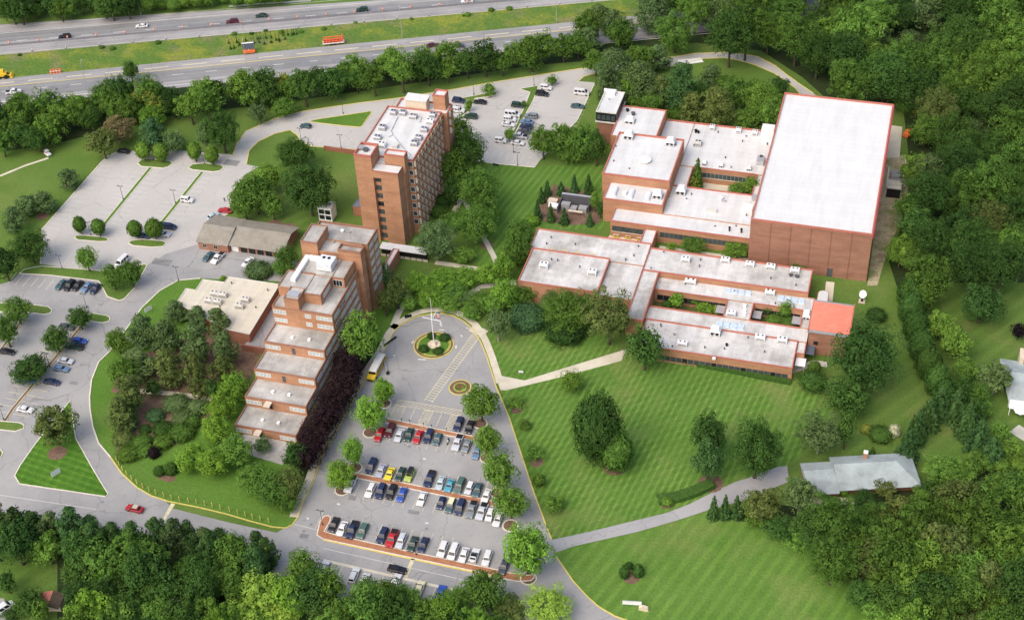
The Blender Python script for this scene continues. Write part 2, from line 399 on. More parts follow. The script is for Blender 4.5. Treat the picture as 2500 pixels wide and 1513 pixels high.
ASP, CON, LAW = 0.03, 0.045, 0.09
ring = [(489,680),(435,685),(389,711),(347,751),(307,805),(270,856),(241,884),(224,927),(219,969),(220,999),(227,1042),(241,1082),(270,1116),(298,1156),(335,1190),(369,1210),(412,1224),(483,1238),(554,1255),(611,1272),(665,1286),(697,1289)]
loopL = [(714,1281),(728,1261),(742,1221),(759,1190),(785,1121),(822,1050),(864,974),(898,917),(940,852)]
loopT = [(961,811),(975,797),(997.5,783),(1022,772),(1051.6,767),(1079.5,765.7),(1105.6,770.6),(1130,783),(1149,798.5),(1163,817.6),(1173.6,835),(1187.6,868)]
loopR = [(1201.5,911.8),(1212,946.6),(1225.5,977),(1243,1019),(1271,1104),(1302,1198),(1339,1298),(1347,1317)]
driveT = [(1400,1306),(1436,1298),(1555,1269),(1626,1252),(1683,1230),(1740,1201),(1797,1175),(1825,1167),(1868,1150),(1900,1139),(1922,1137)]
driveB = [(1926,1175),(1817,1221),(1731,1244),(1655,1269),(1555,1298),(1400,1333),(1357,1348)]
lowR = [(1359,1360),(1382,1393),(1400,1419),(1430,1452),(1461,1480),(1500,1503),(1560,1525)]
sheet('road', [(-120,712),(0,694),(28,686),(48,667),(100,650),(358,645),(440,600),(490,582),(700,625),(745,650),(720,705),(520,705),(330,900),(300,1100),(420,1240),(560,1275),(700,1305),(745,1340),(720,1365),(500,1322),(236,1287),(-120,1235)], 'asphalt', ASP)
sheet('parking_lot', [(690,1291),(697,1289)]+loopL+loopT+loopR+driveT[:1]+[(1400,1333),(1357,1348)]+lowR+[(1540,1560),(1300,1570),(760,1490),(600,1345)], 'asphalt', ASP+.006)
sheet('driveway', [(1347,1317)]+driveT+driveB, 'driveway', ASP+.014)
# upper parking, perimeter road, left parking
outer = [(568,380),(578,352),(600,321),(671,290),(736,273),(799,263),(884,251),(966,241),(1106,219),(1200,202),(1404,170),(1484,159),(1560,148),(1649,139),(1697,131),(1782,128),(1851,139),(1894,162),(1919,182),(1950,204),(1987,229),(2010,250)]
inner = [(1965,246),(1942,216),(1891,180),(1843,159),(1800,147),(1768,142),(1717,144),(1650,161),(1560,172),(1480,177),(1464,177),(1427,187),(1413,199),(1453,202),(1410,293),(1318,391),(1305,409),(1200,399),(1140,390),(1060,330),(868,366),(760,358),(734,346),(725,330),(708,318),(671,327),(631,346),(608,369),(602,402)]
sheet('perimeter_road', outer+inner, 'concrete_lot', CON)
sheet('left_parking', [(102,561),(250,394),(268,379),(290,370),(409,366),(568,378),(590,352),(625,345),(608,369),(602,402),(633,408),(600,425),(565,470),(562,520),(497,560),(490,600),(420,618),(358,647),(300,668),(250,661),(99,645),(108,600)], 'concrete_lot', CON+.006)
sheet('patched_pavement', [(400,622),(497,592),(690,628),(640,660),(489,680),(435,685),(380,700),(352,660)], 'asphalt', CON+.012)
# lawns that lie above the paving
lawn_ring = ring + loopL + loopT[:5] + [(1040,752),(740,640),(705,688)]
sheet('ring_lawn', lawn_ring, 'lawn_ring', LAW, thick=.08)
sheet('loop_lawn', [(1178,828),(1200,905),(1222,945),(1225.5,977),(1243,1019),(1271,1104),(1302,1198),(1339,1298),(1347,1317)]+driveT+[(1960,1100),(2040,1010),(1990,940),(1935,930),(1600,880),(1515,860),(1400,700),(1250,700)], 'lawn_big', .05)
sheet('court_lawn_sheet', [(1170,395),(1305,409),(1340,405),(1470,395),(1475,560),(1330,560),(1240,700),(1180,690),(1120,480)], 'lawn_court', .02)
sheet('slope_lawn_sheet', [(1357,1348)]+lowR+[(2150,1540),(2160,1480),(2060,1400),(1960,1330),(1850,1280),(1760,1262),(1731,1246),(1655,1271),(1555,1300),(1400,1335)], 'lawn_low', .05)
sheet('villa_lawn', [(1800,1170),(2000,1010),(2200,900),(2300,700),(2500,700),(2560,1200),(2100,1200)], 'lawn_rough', .012)
sheet('corner_lawn', [(-60,1335),(140,1342),(160,1400),(165,1560),(-60,1560)], 'lawn_rough', .02)
kerb(ring+loopL[:4], False, 'kerb_yellow', .3, .2)
kerb([(489,680),(435,685),(389,711),(347,751),(307,805),(270,856),(241,884),(224,927),(219,969),(220,999),(227,1042),(241,1082),(270,1116)], False, 'kerb', .34, .21)
kerb(loopL[3:]+loopT+loopR, False, 'kerb_yellow', .3, .2)
kerb(lowR, False, 'kerb_yellow', .3, .18); kerb(outer[:-1], False, 'kerb_yellow', .25, .16)
kerb(inner[:13], False, 'kerb_yellow', .25, .16); kerb(inner[13:19], False, 'kerb', .3, .16); kerb(inner[20:], False, 'kerb_yellow', .3, .16)
kerb([(99,645),(102,561),(250,394),(268,379),(290,370)], False, 'kerb', .35, .16)
sheet('concrete_pad', [(1655,147),(1711,142),(1718,152),(1655,161)], 'white', CON+.02)

# islands
island([(36,1161),(50,1135),(85,1085),(172,977),(176,1010),(185,1070),(222,1136),(245,1175),(264,1205),(258,1212),(48,1181)], 'lawn_tri', 'kerb', name='grass_island')
island([(756,298),(770,293),(830,284),(896,274),(905,272),(906,277),(884,308),(878,311),(840,308)], 'lawn_ring', 'kerb_yellow', name='grass_island')
island([(1270,218),(1312,210),(1314,214),(1302,246),(1262,318),(1252,336),(1246,336),(1282,258),(1294,226)], 'lawn', 'kerb', name='grass_strip')
island([(1118,242),(1190,228),(1212,226),(1212,232),(1198,236),(1160,241),(1150,268),(1128,284),(1122,283),(1146,246)], 'lawn', 'kerb', name='grass_strip')
for pts in ([(336,399),(345,391),(370,389),(415,394),(421,399),(411,408),(398,411),(345,407)], [(460,410),(470,402),(500,399),(540,404),(546,409),(536,418),(520,420),(470,415)],
            [(182,580),(188,575),(215,576),(258,580),(265,584),(258,590),(240,590),(190,586)], [(314,594),(320,588),(350,585),(398,589),(406,593),(398,602),(370,604),(325,600)]):
    island(pts, 'lawn', 'kerb', smooth=False, name='grass_island')
for a, b in (((368,410),(255,548)), ((494,421),(394,545))):
    q = site([a, b]); mb = MB(); ribbon(mb, q, 1.0, 0, .13); o = mb.build('grass_strip', M['lawn_ring']); o['kind'] = 'structure'
    mb = MB(); ribbon(mb, q, .2, 0, .16, off=.6); ribbon(mb, q, .2, 0, .16, off=-.6); mb.build('kerb', M['kerb'])['kind'] = 'structure'
island([(48,667),(60,658),(100,650),(180,656),(250,662),(320,652),(354,645),(359,649),(327,705),(303,730),(290,734),(262,724),(245,692),(240,686),(120,672),(60,669)], 'lawn', 'kerb', name='grass_island')
island([(-40,742),(0,740),(80,744),(118,749),(127,756),(124,764),(108,768),(80,764),(-40,760)], 'lawn', 'kerb', name='grass_island')
island([(222,764),(262,771),(269,777),(266,785),(250,788),(219,784),(200,800),(194,798)], 'lawn', 'kerb', name='grass_island')
for a, b in (((198,798),(30,1000)), ((30,1000),(12,1028)), ((60,775),(-30,900))):
    q = site([a, b]); mb = MB(); ribbon(mb, q, .7, 0, .13); mb.build('mulch_strip', M['mulch'])['kind'] = 'structure'
    mb = MB(); ribbon(mb, q, .2, 0, .16, off=.45); ribbon(mb, q, .2, 0, .16, off=-.45); mb.build('kerb', M['cream_paint'])['kind'] = 'structure'
island([(-40,1027),(0,1028),(48,1032),(59,1038),(58,1046),(37,1053),(0,1049),(-40,1046)], 'lawn', 'kerb', name='grass_island')
island([(-40,1090),(0,1096),(7,1105),(0,1122),(-40,1125)], 'lawn', 'kerb', name='grass_island')
# brick medians of the front car park
island([(944,1021),(1060,1046),(1160,1066),(1158,1076),(1050,1055),(941,1032)], 'pavers', 'kerb', name='brick_median')
island([(868,1154),(1030,1188),(1206,1224),(1204,1236),(1030,1199),(866,1166)], 'pavers', 'kerb', name='brick_median')
island([(774,1306),(781,1274),(790,1261),(800,1258),(807,1262),(806,1272),(791,1297),(820,1306),(998,1346),(1197,1387),(1243,1398),(1290,1404),(1304,1402),(1304,1410),(1296,1417),(1268,1419),(1237,1414),(1197,1402),(998,1360),(788,1315)], 'pavers', 'kerb', name='brick_median')
lines('yellow_line', [((790,1317),(998,1362)),((998,1362),(1200,1405))], 'yellow_paint', .5, .06)
def tree_pit(u, v, r=1.9):
    c = P(u, v); pts = [(c.x+r*math.cos(a*.5236), c.y+r*math.sin(a*.5236)) for a in range(12)]
    sheet('tree_pit', pts, 'mulch', .12, closedworld=True, thick=.1); kerb(pts, True, 'kerb', .3, .18, world=True)
for u, v in ((904,1056),(836,1196),(866,1142),(938,985),(1190,1118),(1216,1203),(1246,1283),(1172,1034),(1290,1412)): tree_pit(u, v)
def round_bed(u, v, r, mats):
    c = P(u, v)
    for i, (f, mt, z) in enumerate(mats):
        pts = [(c.x+r*f*math.cos(a*2*math.pi/28), c.y+r*f*math.sin(a*2*math.pi/28)) for a in range(28)]
        sheet('flower_bed', pts, mt, z, closedworld=True, thick=.1)
        if i == 0: kerb(pts, True, 'kerb_yellow', .3, .2, world=True)
M['groundcover'] = patched('low_groundcover', (0.08,0.12,0.03), (0.16,0.1,0.05), (0.13,0.17,0.04), .6, .9, fine=3, famt=.4)
M['flowers'] = patched('yellow_flowers', (0.5,0.46,0.12), (0.4,0.4,0.1), (0.25,0.3,0.06), 1.0, 1.5, fine=4, famt=.3)
M['redleaf'] = patched('red_foliage', (0.2,0.06,0.05), (0.26,0.1,0.06), (0.12,0.1,0.04), 1.0, 1.5, fine=4, famt=.3)
round_bed(1059, 843, 5.6, [(1,'mulch',.16),(.88,'flowers',.22),(.76,'lawn_ring',.27)])
round_bed(1123, 946, 2.95, [(1,'mulch',.16),(.62,'flowers',.24),(.5,'groundcover',.3),(.2,'redleaf',.4)])
# soil beds, gravel, forest floor
sheet('soil_strip', [(2166,385),(2210,378),(2222,430),(2215,500),(2208,535),(2176,585),(2166,618),(2152,660),(2142,697),(2117,698),(2131,600),(2144,510),(2155,440)], 'sand', .03)
sheet('mulch_bed', [(1318,500),(1342,465),(1352,450),(1440,470),(1470,500),(1465,545),(1400,550),(1320,540)], 'mulch', .035)
sheet('garden_soil', [(333,965),(345,955),(520,978),(515,1010),(470,1065),(420,1090),(310,1126),(285,1112),(280,1070),(335,1020)], 'mulch', .11)
sheet('garden_soil', [(382,1166),(395,1150),(425,1160),(430,1172),(410,1178)], 'mulch', .11)
sheet('grove_soil', [(300,880),(560,790),(640,850),(600,960),(520,972),(341,953),(270,960)], 'mulch', .105)
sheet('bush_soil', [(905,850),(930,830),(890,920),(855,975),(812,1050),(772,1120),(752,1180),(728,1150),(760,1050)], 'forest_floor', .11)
sheet('tower_slope', [(620,470),(800,440),(840,560),(760,620),(700,560),(620,520)], 'lawn_rough', .018)
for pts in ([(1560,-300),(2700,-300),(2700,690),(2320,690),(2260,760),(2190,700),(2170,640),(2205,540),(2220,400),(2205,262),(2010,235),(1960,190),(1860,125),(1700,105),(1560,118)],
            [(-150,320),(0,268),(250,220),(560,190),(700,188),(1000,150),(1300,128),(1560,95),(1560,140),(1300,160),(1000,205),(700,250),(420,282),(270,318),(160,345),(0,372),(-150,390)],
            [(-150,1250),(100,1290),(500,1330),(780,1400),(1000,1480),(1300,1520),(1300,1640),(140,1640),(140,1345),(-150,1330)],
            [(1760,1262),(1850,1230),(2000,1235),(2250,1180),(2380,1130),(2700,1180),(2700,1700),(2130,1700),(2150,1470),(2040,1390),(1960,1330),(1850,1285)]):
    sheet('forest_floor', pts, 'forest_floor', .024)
# paths
def path(px, w, mat='path', z=.115, name='footpath'):
    mb = MB(); ribbon(mb, site(px), w, z-.1, z); mb.build(name, M[mat])['kind'] = 'structure'
path([(716,1262),(731,1221),(748,1187),(774,1117),(811,1046),(853,970),(884,921),(930,853),(950,812),(968,792)], 2.0, 'sidewalk', .13, 'sidewalk')
path([(958,802),(972,789),(995,775),(1020,763),(1052,756),(1082,756),(1110,761),(1136,773),(1158,790),(1175,812),(1186,833),(1200,868),(1213,908),(1220,935)], 2.0, 'sidewalk', .13, 'sidewalk')
sheet('sidewalk', [(1196,880),(1204,874),(1221,917),(1280,929),(1400,892),(1512,858),(1530,852),(1517,881),(1376,919),(1235,953),(1222,952)], 'sidewalk', .12, thick=.1)
path([(960,795),(975,760),(1000,722)], 1.9); path([(1065,757),(1120,735),(1175,700),(1260,690)], 2.0)
path([(1063,641),(1188,660)], 1.8, 'sidewalk'); path([(1095,542),(1130,478),(1140,440)], 1.8, 'sidewalk'); path([(1130,480),(1160,540),(1205,625),(1215,650)], 1.6)
path([(341,954),(430,962),(522,975)], 1.7, 'sidewalk'); path([(0,430),(60,405),(118,386)], 1.0, 'sidewalk', .03)
path([(1150,800),(1185,815)], 3.0, 'sidewalk', .125)
path([(2027,688),(2022,735)], 2.4, 'sidewalk', .03); path([(1930,905),(1990,885),(2020,890)], 2.2, 'path', .03)
sheet('patio', [(1612,472),(1820,490),(1820,455),(1740,440)], 'sidewalk', .03)
sheet('patio', [(1480,585),(1500,560),(1580,575),(1600,600),(1560,610)], 'tan', .03)
sheet('patio', [(1610,600),(1830,630),(1850,660),(1600,640)], 'sidewalk', .03)
sheet('patio', [(562,1070),(590,1105),(690,1135),(720,1090),(640,1050)], 'roof_grey', .14, thick=.12)
sheet('patio', [(2128,300),(2203,310),(2196,385),(2160,385)], 'sidewalk', .04)
path([(1965,1222),(2085,1222)], 2.2, 'sidewalk', .06); path([(2470,975),(2520,990)], 4, 'path', .03); path([(2476,1045),(2540,1085)], 4, 'path', .03)
sheet('driveway', [(-60,1455),(10,1460),(20,1520),(-60,1560)], 'driveway', .03)

# highway
def strip(a0, a1, b0, b1, mat, z, name, ext=200):   # edge a and edge b given by two pixels each, extended both ways
    A0, A1, B0, B1 = [Vector(P(*q)[:2]) for q in (a0, a1, b0, b1)]
    da, db = (A1-A0).normalized(), (B1-B0).normalized()
    return sheet(name, [tuple(A0-da*120), tuple(A1+da*ext), tuple(B1+db*ext), tuple(B0-db*120)], mat, z, closedworld=True)
strip((0,135),(700,72.4),(0,193),(700,123.6),'meadow',.02,'median_grass', 330)
far = strip((0,61),(700,15.6),(0,135),(700,72.4),'highway',.05,'highway')
near = strip((0,193),(700,123.6),(0,261),(700,187),'highway',.05,'highway', 330)
strip((0,80),(700,30),(0,104),(700,48),'highway_lane',.055,'traffic_lane', 120)
strip((0,212),(700,143),(0,243),(700,170),'highway_lane',.055,'traffic_lane', 330)
hd = Vector((math.cos(rad(22.6)), math.sin(rad(22.6)))); hn = Vector((-hd.y, hd.x))
def hline(name, u, v, mat, w=.22, dash=None, z=.06, t0=-60, t1=420, ang=None):
    d = hd if ang is None else Vector((math.cos(rad(ang)), math.sin(rad(ang))))
    q = Vector(P(u, v)[:2]); mb = MB(); t = t0
    if dash:
        while t < t1: ribbon(mb, [tuple(q+d*t), tuple(q+d*(t+dash[0]))], w, z, z); t += dash[1]
    else: ribbon(mb, [tuple(q+d*t0), tuple(q+d*t1)], w, z, z)
    mb.build(name, M[mat])['kind'] = 'structure'
hline('lane_line', 0, 82.5, 'white_paint', .25, ang=21.4); hline('lane_line', 34, 101, 'white_paint', .3, (4,12.2), ang=21.6)
hline('lane_line', 0, 66, 'white_paint', .2, ang=20.8); hline('lane_line', 0, 132, 'cream_paint', .25, ang=21.8)
hline('lane_line', 0, 212, 'yellow_paint', .3, ang=23); hline('lane_line', 172, 208, 'white_paint', .3, (4,12.2), t0=-61, ang=22.9)
hline('lane_line', 0, 250, 'white_paint', .4, ang=22.7); hline('lane_line', 0, 204, 'cream_paint', .5, (9,14), ang=23)
for u, v in ((128,219),(745,155),(821,148),(912,22)):
    c = Vector(P(u, v)[:2]); d = hd*1.7; n = hn*1.6
    sheet('asphalt_repair', [tuple(c-d-n), tuple(c+d-n), tuple(c+d+n), tuple(c-d+n)], 'asphalt_dark', .065, closedworld=True)

def disc(name, u, v, r, mat, z, squash=1.0):
    c = P(u, v); sheet(name, [(c.x+r*math.cos(a*.5236), c.y+r*squash*math.sin(a*.5236)) for a in range(12)], mat, z, closedworld=True)
for u, v, r in ((1541,1408,2.1),(1400,945,1.2),(140,1106,2.6),(172,452,2.0),(104,528,2.2),(1500,1140,3.0),(1735,1180,3.2),(1628,1230,1.6),(1262,1000,1.6),(1310,1128,1.8),(668,548,2.6),(700,560,3.4),(1190,600,2.0),(1195,236,1.0)): disc('mulch_ring', u, v, r, 'mulch', .055 if u > 1000 else .14 if u < 141 else .03)
for u, v in ((363,670),(300,700),(1000,1090),(1042,1290),(985,925),(250,1225),(742,1296),(760,1280),(1130,1110),(470,640)): disc('manhole_cover', u, v, .42, 'asphalt_dark', .062)
for u, v, w, h in ((743,1308,2.2,1.4),(566,398,5,3.2),(180,935,2.4,1.2),(1010,1250,3,1.2),(395,640,6,3),(860,1215,2,1.5)):
    c = P(u, v); sheet('asphalt_repair', [(c.x-w/2,c.y-h/2),(c.x+w/2,c.y-h/2),(c.x+w/2,c.y+h/2),(c.x-w/2,c.y+h/2)], 'highway_lane', .06, closedworld=True)
# painted markings
def stalls(name, x0, x1, pitch, y0, y1, mat='cream_paint', z=.05, w=.13):
    segs = []; x = x0
    while x <= x1+.01: segs.append(((x, y0), (x, y1))); x += pitch
    lines(name, segs, mat, w, z, True)
def stallsY(name, y0, y1, pitch, x0, x1, mat='white_paint', z=.065, w=.13):
    segs = []; y = y0
    while y <= y1+.01: segs.append(((x0, y), (x1, y))); y += pitch
    lines(name, segs, mat, w, z, True)
stalls('stall_line', -19.4, 7.5, 2.63, -59.4, -54.4); stalls('stall_line', -24.0, 15.0, 2.63, -71.6, -66.6)
stalls('stall_line', -24.0, 15.0, 2.63, -80.2, -75.2); stalls('stall_line', -24.3, 12, 2.63, -91.6, -86.6)
stalls('stall_line', -21.1, 14, 2.63, -107, -101.8)
stallsY('stall_line', 6, 43, 2.55, -155.2, -150.4); stallsY('stall_line', 12.5, 43, 2.55, -142.2, -137.6); stallsY('stall_line', 12.5, 43, 2.55, -136.9, -132.2)
stallsY('stall_line', 17, 44, 2.55, -124.4, -120); stallsY('stall_line', 17, 44, 2.55, -119.2, -114.6)
stalls('stall_line', -152, -128, 2.6, -22.5, -17.2, 'white_paint', .05); stallsY('stall_line', -73, -42, 2.55, -120.4, -115.2, 'cream_paint', .05); stallsY('stall_line', -73, -42, 2.55, -126, -121, 'cream_paint', .05)
stalls('stall_line', -140, -120, 2.6, -9.5, -4.5, 'white_paint', .065)
stallsY('stall_line', 86, 117, 2.5, -30.2, -25.4); stallsY('stall_line', 86, 117, 2.5, -24.6, -19.8); stallsY('stall_line', 86, 117, 2.5, -9.5, -5)
stalls('stall_line', -33, -11, 2.5, 72.8, 78, 'white_paint', .065); stalls('stall_line', -96, -72, 2.6, 70.3, 75, 'white_paint', .065)
# crosswalk ladder and hatched bays
A, B = Vector(P(1163,818)[:2]), Vector(P(1045,980)[:2]); d = (B-A).normalized(); n = Vector((-d.y, d.x)); L = (B-A).length
segs = [(tuple(A+n*1.15), tuple(B+n*1.15)), (tuple(A-n*1.15), tuple(B-n*1.15))]; t = 0
while t < L: segs.append((tuple(A+d*t+n*1.1), tuple(A+d*t-n*1.1))); t += 1.0
lines('crosswalk', segs, 'cream_paint', .2, .05, True)
def hatch(x0, x1, y0, y1, pitch=.95):
    s = [((x0,y0),(x0,y1)), ((x1,y0),(x1,y1)), ((x0,y0),(x1,y0)), ((x0,y1),(x1,y1))]; k = x0-(y1-y0)
    while k < x1:
        a = max(x0, k); b = min(x1, k+(y1-y0))
        if b-a > .1: s.append(((a, y0+(a-k)), (b, y0+(b-k))))
        k += pitch
    return s
lines('hatched_bay', hatch(-19.6,-16.6,-51,-45.6)+hatch(-11.4,-8.9,-51,-45.6)+hatch(-3.8,-1.4,-51,-45.6)+hatch(-19.6,-1.4,-45.4,-43.4,1.2)+[((-14,-51),(-14,-45.6)),((-6.4,-51),(-6.4,-45.6))], 'cream_paint', .16, .05, True)
lines('stop_line', [((-50.5-12,-93.2),(-50.5-12,-93.2))], 'cream_paint')
def bar(name, pxs, mat, z=.05): sheet(name, pxs, mat, z)
bar('painted_crossing', [(395,1270),(402,1271),(428,1230),(418,1228)], 'cream_paint', .06); bar('painted_crossing', [(1004,1362),(1013,1364),(995,1409),(986,1407)], 'cream_paint', .06)
lines('white_line', [((0,1208),(236,1243)),((718,1279),(775,1293)),((790,1338),(1115,1411)),((1120,1413),(1190,1425))], 'white_paint', .15, .055)
lines('kerb_strip', [((790,1367),(1080,1433)),((1080,1433),(1150,1447))], 'sidewalk', .8, .06)
lines('pavement_joint', [((864,1335),(846,1373)),((945,1352),(931,1390)),((1125,1390),(1110,1428))], 'asphalt_dark', .12, .052)
lines('arrow_marking', [((823,1229),(830,1231)),((1032,1119),(1040,1120)),((1038,1276),(1046,1277)),((750,1263),(753,1267)),((1020,877),(1040,878)),((1006,838),(1010,832)),((1113,850),(1114,843)),((1071,805),(1085,806)),((1125,818),(1128,822)),((962,866),(963,870)),((1138,800),(1143,803))], 'white_paint', .45, .055)
# ------------------------------------------------------------------ buildings
class Bld:
    """one building: an Empty with walls, roofs, copings, windows, doors as parts"""
    def __init__(s, name, label, cat, at, wall='brick', roof='roof_white', cop='coping_red'):
        s.r = thing(name, label, cat, (at[0], at[1], 0)); s.W = MB(); s.R = MB(); s.C = MB(); s.mats = (wall, roof, cop)
    def block(s, x0, x1, y0, y1, z1, z0=0, par=.35, cop='NSEW', cw=.35, ch=.06, roof=True):
        s.W.walls(x0, x1, y0, y1, z0, z1)
        if roof: s.R.face([(x0,y0,z1-par),(x1,y0,z1-par),(x1,y1,z1-par),(x0,y1,z1-par)])
        # copings: butted, standing a little proud of the wall
        e = .04; cw *= .68
        if 'S' in cop: s.C.box(x0-e, x1+e, y0-e, y0+cw, z1-par-.02, z1+ch)
        if 'N' in cop: s.C.box(x0-e, x1+e, y1-cw, y1+e, z1-par-.02, z1+ch)
        ya = y0+cw if 'S' in cop else y0-e; yb = y1-cw if 'N' in cop else y1+e
        if 'W' in cop: s.C.box(x0-e, x0+cw, ya, yb, z1-par-.02, z1+ch)
        if 'E' in cop: s.C.box(x1-cw, x1+e, ya, yb, z1-par-.02, z1+ch)
    def done(s):
        for mb, n, mt in ((s.W,'wall',s.mats[0]),(s.R,'roof',s.mats[1]),(s.C,'coping',s.mats[2])):
            if mb.v: mb.build(n, M[mt], s.r)
        return s.r
    def put(s, name, me, x, y, z, face='S'):
        o = inst(name, me, s.r, Vector((x, y, z)) - s.r.location, {'S':0,'E':rad(90),'N':rad(180),'W':rad(-90)}[face])
        if 'door' in name: inst('handle', HANDLE, o, (.38, 0, 1.0))
        return o
    def parts(s, name, boxes, mat):
        for q in boxes: mb = MB(); mb.box(*q); mb.build(name, M[mat], s.r)
    def part(s, name, mb, mat, parent=None): return mb.build(name, M[mat] if isinstance(mat, str) else mat, parent or s.r)

_wc = {}
def window(w, h, glass='glass_grey', frame='white', panes=1, fw=.09, d=.05):
    """a window seen from -Y; sits just proud of the wall"""
    k = (w, h, glass, frame, panes, fw)
    if k in _wc: return _wc[k]
    mb = MB(); mb.box(-w/2, w/2, -d*.4, .02, 0, h, 0)
    if fw:
        mb.box(-w/2-fw, w/2+fw, -d, .02, -fw, 0, 1); mb.box(-w/2-fw, w/2+fw, -d, .02, h, h+fw, 1)
        mb.box(-w/2-fw, -w/2, -d, .02, 0, h, 1); mb.box(w/2, w/2+fw, -d, .02, 0, h, 1)
        for i in range(1, panes):
            x = -w/2 + w*i/panes; mb.box(x-fw/2, x+fw/2, -d, -d*.41, 0, h, 1)
    _wc[k] = mb.mesh('window', [M[glass], M[frame]]); return _wc[k]
def door(w, h, mat='white'):
    k = ('door', w, h, mat)
    if k not in _wc:
        mb = MB(); mb.box(-w/2, w/2, -.06, .02, 0, h, 0); _wc[k] = mb.mesh('door', [M[mat]])
    return _wc[k]
_hb = MB(); _hb.box(-.04, .04, -.12, -.06, 0, .14); HANDLE = _hb.mesh('handle', M['steel'])

# --- gymnasium
b = Bld('gymnasium', 'huge windowless red brown brick gymnasium with blank bright white flat roof beside the woods', 'gymnasium', (79.6, 71), 'brick_red', 'roof_gym')
b.block(62.4, 96.9, 35.6, 106.5, 17, cw=.55, par=.45)
for i in range(1, 6):
    x = 62.4 + i*5.75; mb = MB(); mb.box(x-.3, x+.12, 35.40, 35.62, 0, 16.5); b.part('pilaster', mb, 'brick_red')
mb = MB(); mb.box(96.95, 97.3, 35.7, 106.4, 15.4, 16.9); b.part('gutter', mb, 'crimson')
b.put('door', door(1.6, 3.0, 'darkgrey'), 86.3, 35.6, 0)
b.done()

# --- north school range
b = Bld('school_building', 'orange brick school range with white roofs at three heights west of the gymnasium', 'school', (38, 60))
b.block(13.3, 34.5, 57, 81, 11.4, cop='NSEW', cw=.5, par=.5)                    # tall hall
b.block(10.4, 25.1, 81.3, 99.7, 9.6, cop='NEW', cw=.45)                          # north-west block
b.block(15.7, 34.2, 47.9, 56.97, 8.6, cop='SEW', cw=.45)
b.block(19.6, 62.3, 41.0, 47.87, 5.7, cop='SW', cw=.4); b.block(34.25, 62.3, 47.88, 63.6, 5.7, cop='N', cw=.4)
b.block(34.55, 38.8, 63.61, 74.8, 5.7, cop='E', cw=.4); b.block(34.55, 62.3, 74.81, 100.2, 5.7, cop='', cw=.4); b.block(25.15, 34.52, 81.02, 100.2, 5.7, cop='', cw=.4)
b.block(58.9, 62.35, 63.61, 74.8, 5.66, cop='W', cw=.4)
b.parts('coping', [(25.2,62.3,99.9,100.3,5.3,5.85),(38.9,58.8,74.78,75.0,5.38,5.74)], 'coping_red')
b.block(30.2, 34.0, 31.2, 40.98, 4.4, cop='EW', cw=.35)                         # link passage
for i in range(8): b.put('window', window(1.15, 1.7, 'glass_grey', 'darkgrey', 1, .07), 20.8+i*1.25, 41.0, 2.1)
for i in range(18): b.put('window', window(1.25, 1.7, 'glass_grey', 'darkgrey', 1, .07), 35.6+i*1.45, 41.0, 2.1)
for i in range(15): b.put('window', window(1.15, 1.7, 'glass_grey', 'grey', 1, .07), 40.0+i*1.27, 74.8, 2.2)
b.parts('sill', [(20,30.1,40.9,40.99,1.75,1.95),(39,58.8,74.7,74.79,1.85,2.05)], 'fin')
b.done()
# black-framed penthouse
b = Bld('roof_room', 'black framed glazed rooftop room under a white flat roof at the school corner', 'roof room', (6.7, 96), 'glass_dark', 'roof_white', 'offwhite')
b.block(3.6, 10.3, 89.6, 103, 12.6, 9.0, cop='NSEW', cw=.4, par=.3, ch=.05)
for i in range(4): b.put('window', window(1.25, 1.9, 'glass_grey', 'black', 1, .12), 4.5+i*1.62, 89.6, 9.5)
for i in range(8): b.put('window', window(1.3, 1.9, 'glass_grey', 'black', 1, .12), 10.3, 90.5+i*1.6, 9.5, 'E')
mb = MB(); mb.box(3.4, 10.5, 89.4, 103.2, 8.5, 8.98); b.part('floor_slab', mb, 'offwhite')
mb = MB(); mb.walls(3.9, 10.2, 90, 102.8, 0, 8.5); b.part('wall', mb, 'brick_red')
for x in (3.9, 6.4, 8.7):
    pass
b.done()

# --- south school range
b = Bld('school_building', 'low brick school around two planted courtyards with stained white roof and red copings', 'school', (60, 8), 'brick', 'roof_stained')
b.block(-0.6, 34.1, 20.6, 31.6, 6.4, cop='NW', cw=.35); b.block(24.3, 34.1, 4.6, 20.58, 6.4, cop='', cw=.35)
b.block(0.8, 24.25, 4.4, 20.55, 7.5, cop='NSEW', cw=.4)
b.block(34.14, 39.05, -3.4, 18.98, 6.2, cop='SEW', cw=.4); b.block(34.14, 81.8, 19.0, 29.9, 6.2, cop='NSEW', cw=.4)
Z = 4.6
b.block(39.1, 83.9, 13.02, 18.96, Z, cop='', cw=.35); b.block(39.1, 83.9, -0.4, 5.4, Z, cop='', cw=.35)
b.block(60.0, 67.5, 5.43, 13.0, Z-.003, cop='EW', cw=.35); b.block(81.3, 83.9, 5.43, 13.0, Z-.003, cop='W', cw=.35)
b.block(81.75, 83.9, -5.4, -.42, Z, cop='SE', cw=.3)
b.parts('coping', [(39.1,60,12.98,13.2,Z-.3,Z+.06),(67.5,81.3,12.98,13.2,Z-.3,Z+.06),(39.1,60,5.2,5.46,Z-.3,Z+.06),(67.5,81.3,5.2,5.46,Z-.3,Z+.06)], 'coping_red')
b.block(39.4, 81.6, -12, -.44, 4.75, cop='NSEW', cw=.35)
for i in range(23): b.put('window', window(1.35, 1.5, 'glass_grey' if (i*7)%5 else 'glass_dark', 'darkgrey', 1, .07), 44.6+i*1.6, -12, .7)
for i in range(3): b.put('window', window(2.0, 1.6, 'glass_dark', 'darkgrey', 1, .07), 81.6-4.6+i*1.7-1, -12, .65) if i == 9 else None
for x0, n in ((40.2, 11), (68.4, 7)):
    for i in range(n): b.put('window', window(1.6, 1.7, 'glass_dark', 'darkgrey', 1, .08), x0+.5+i*1.8, 13.02, 1.0)
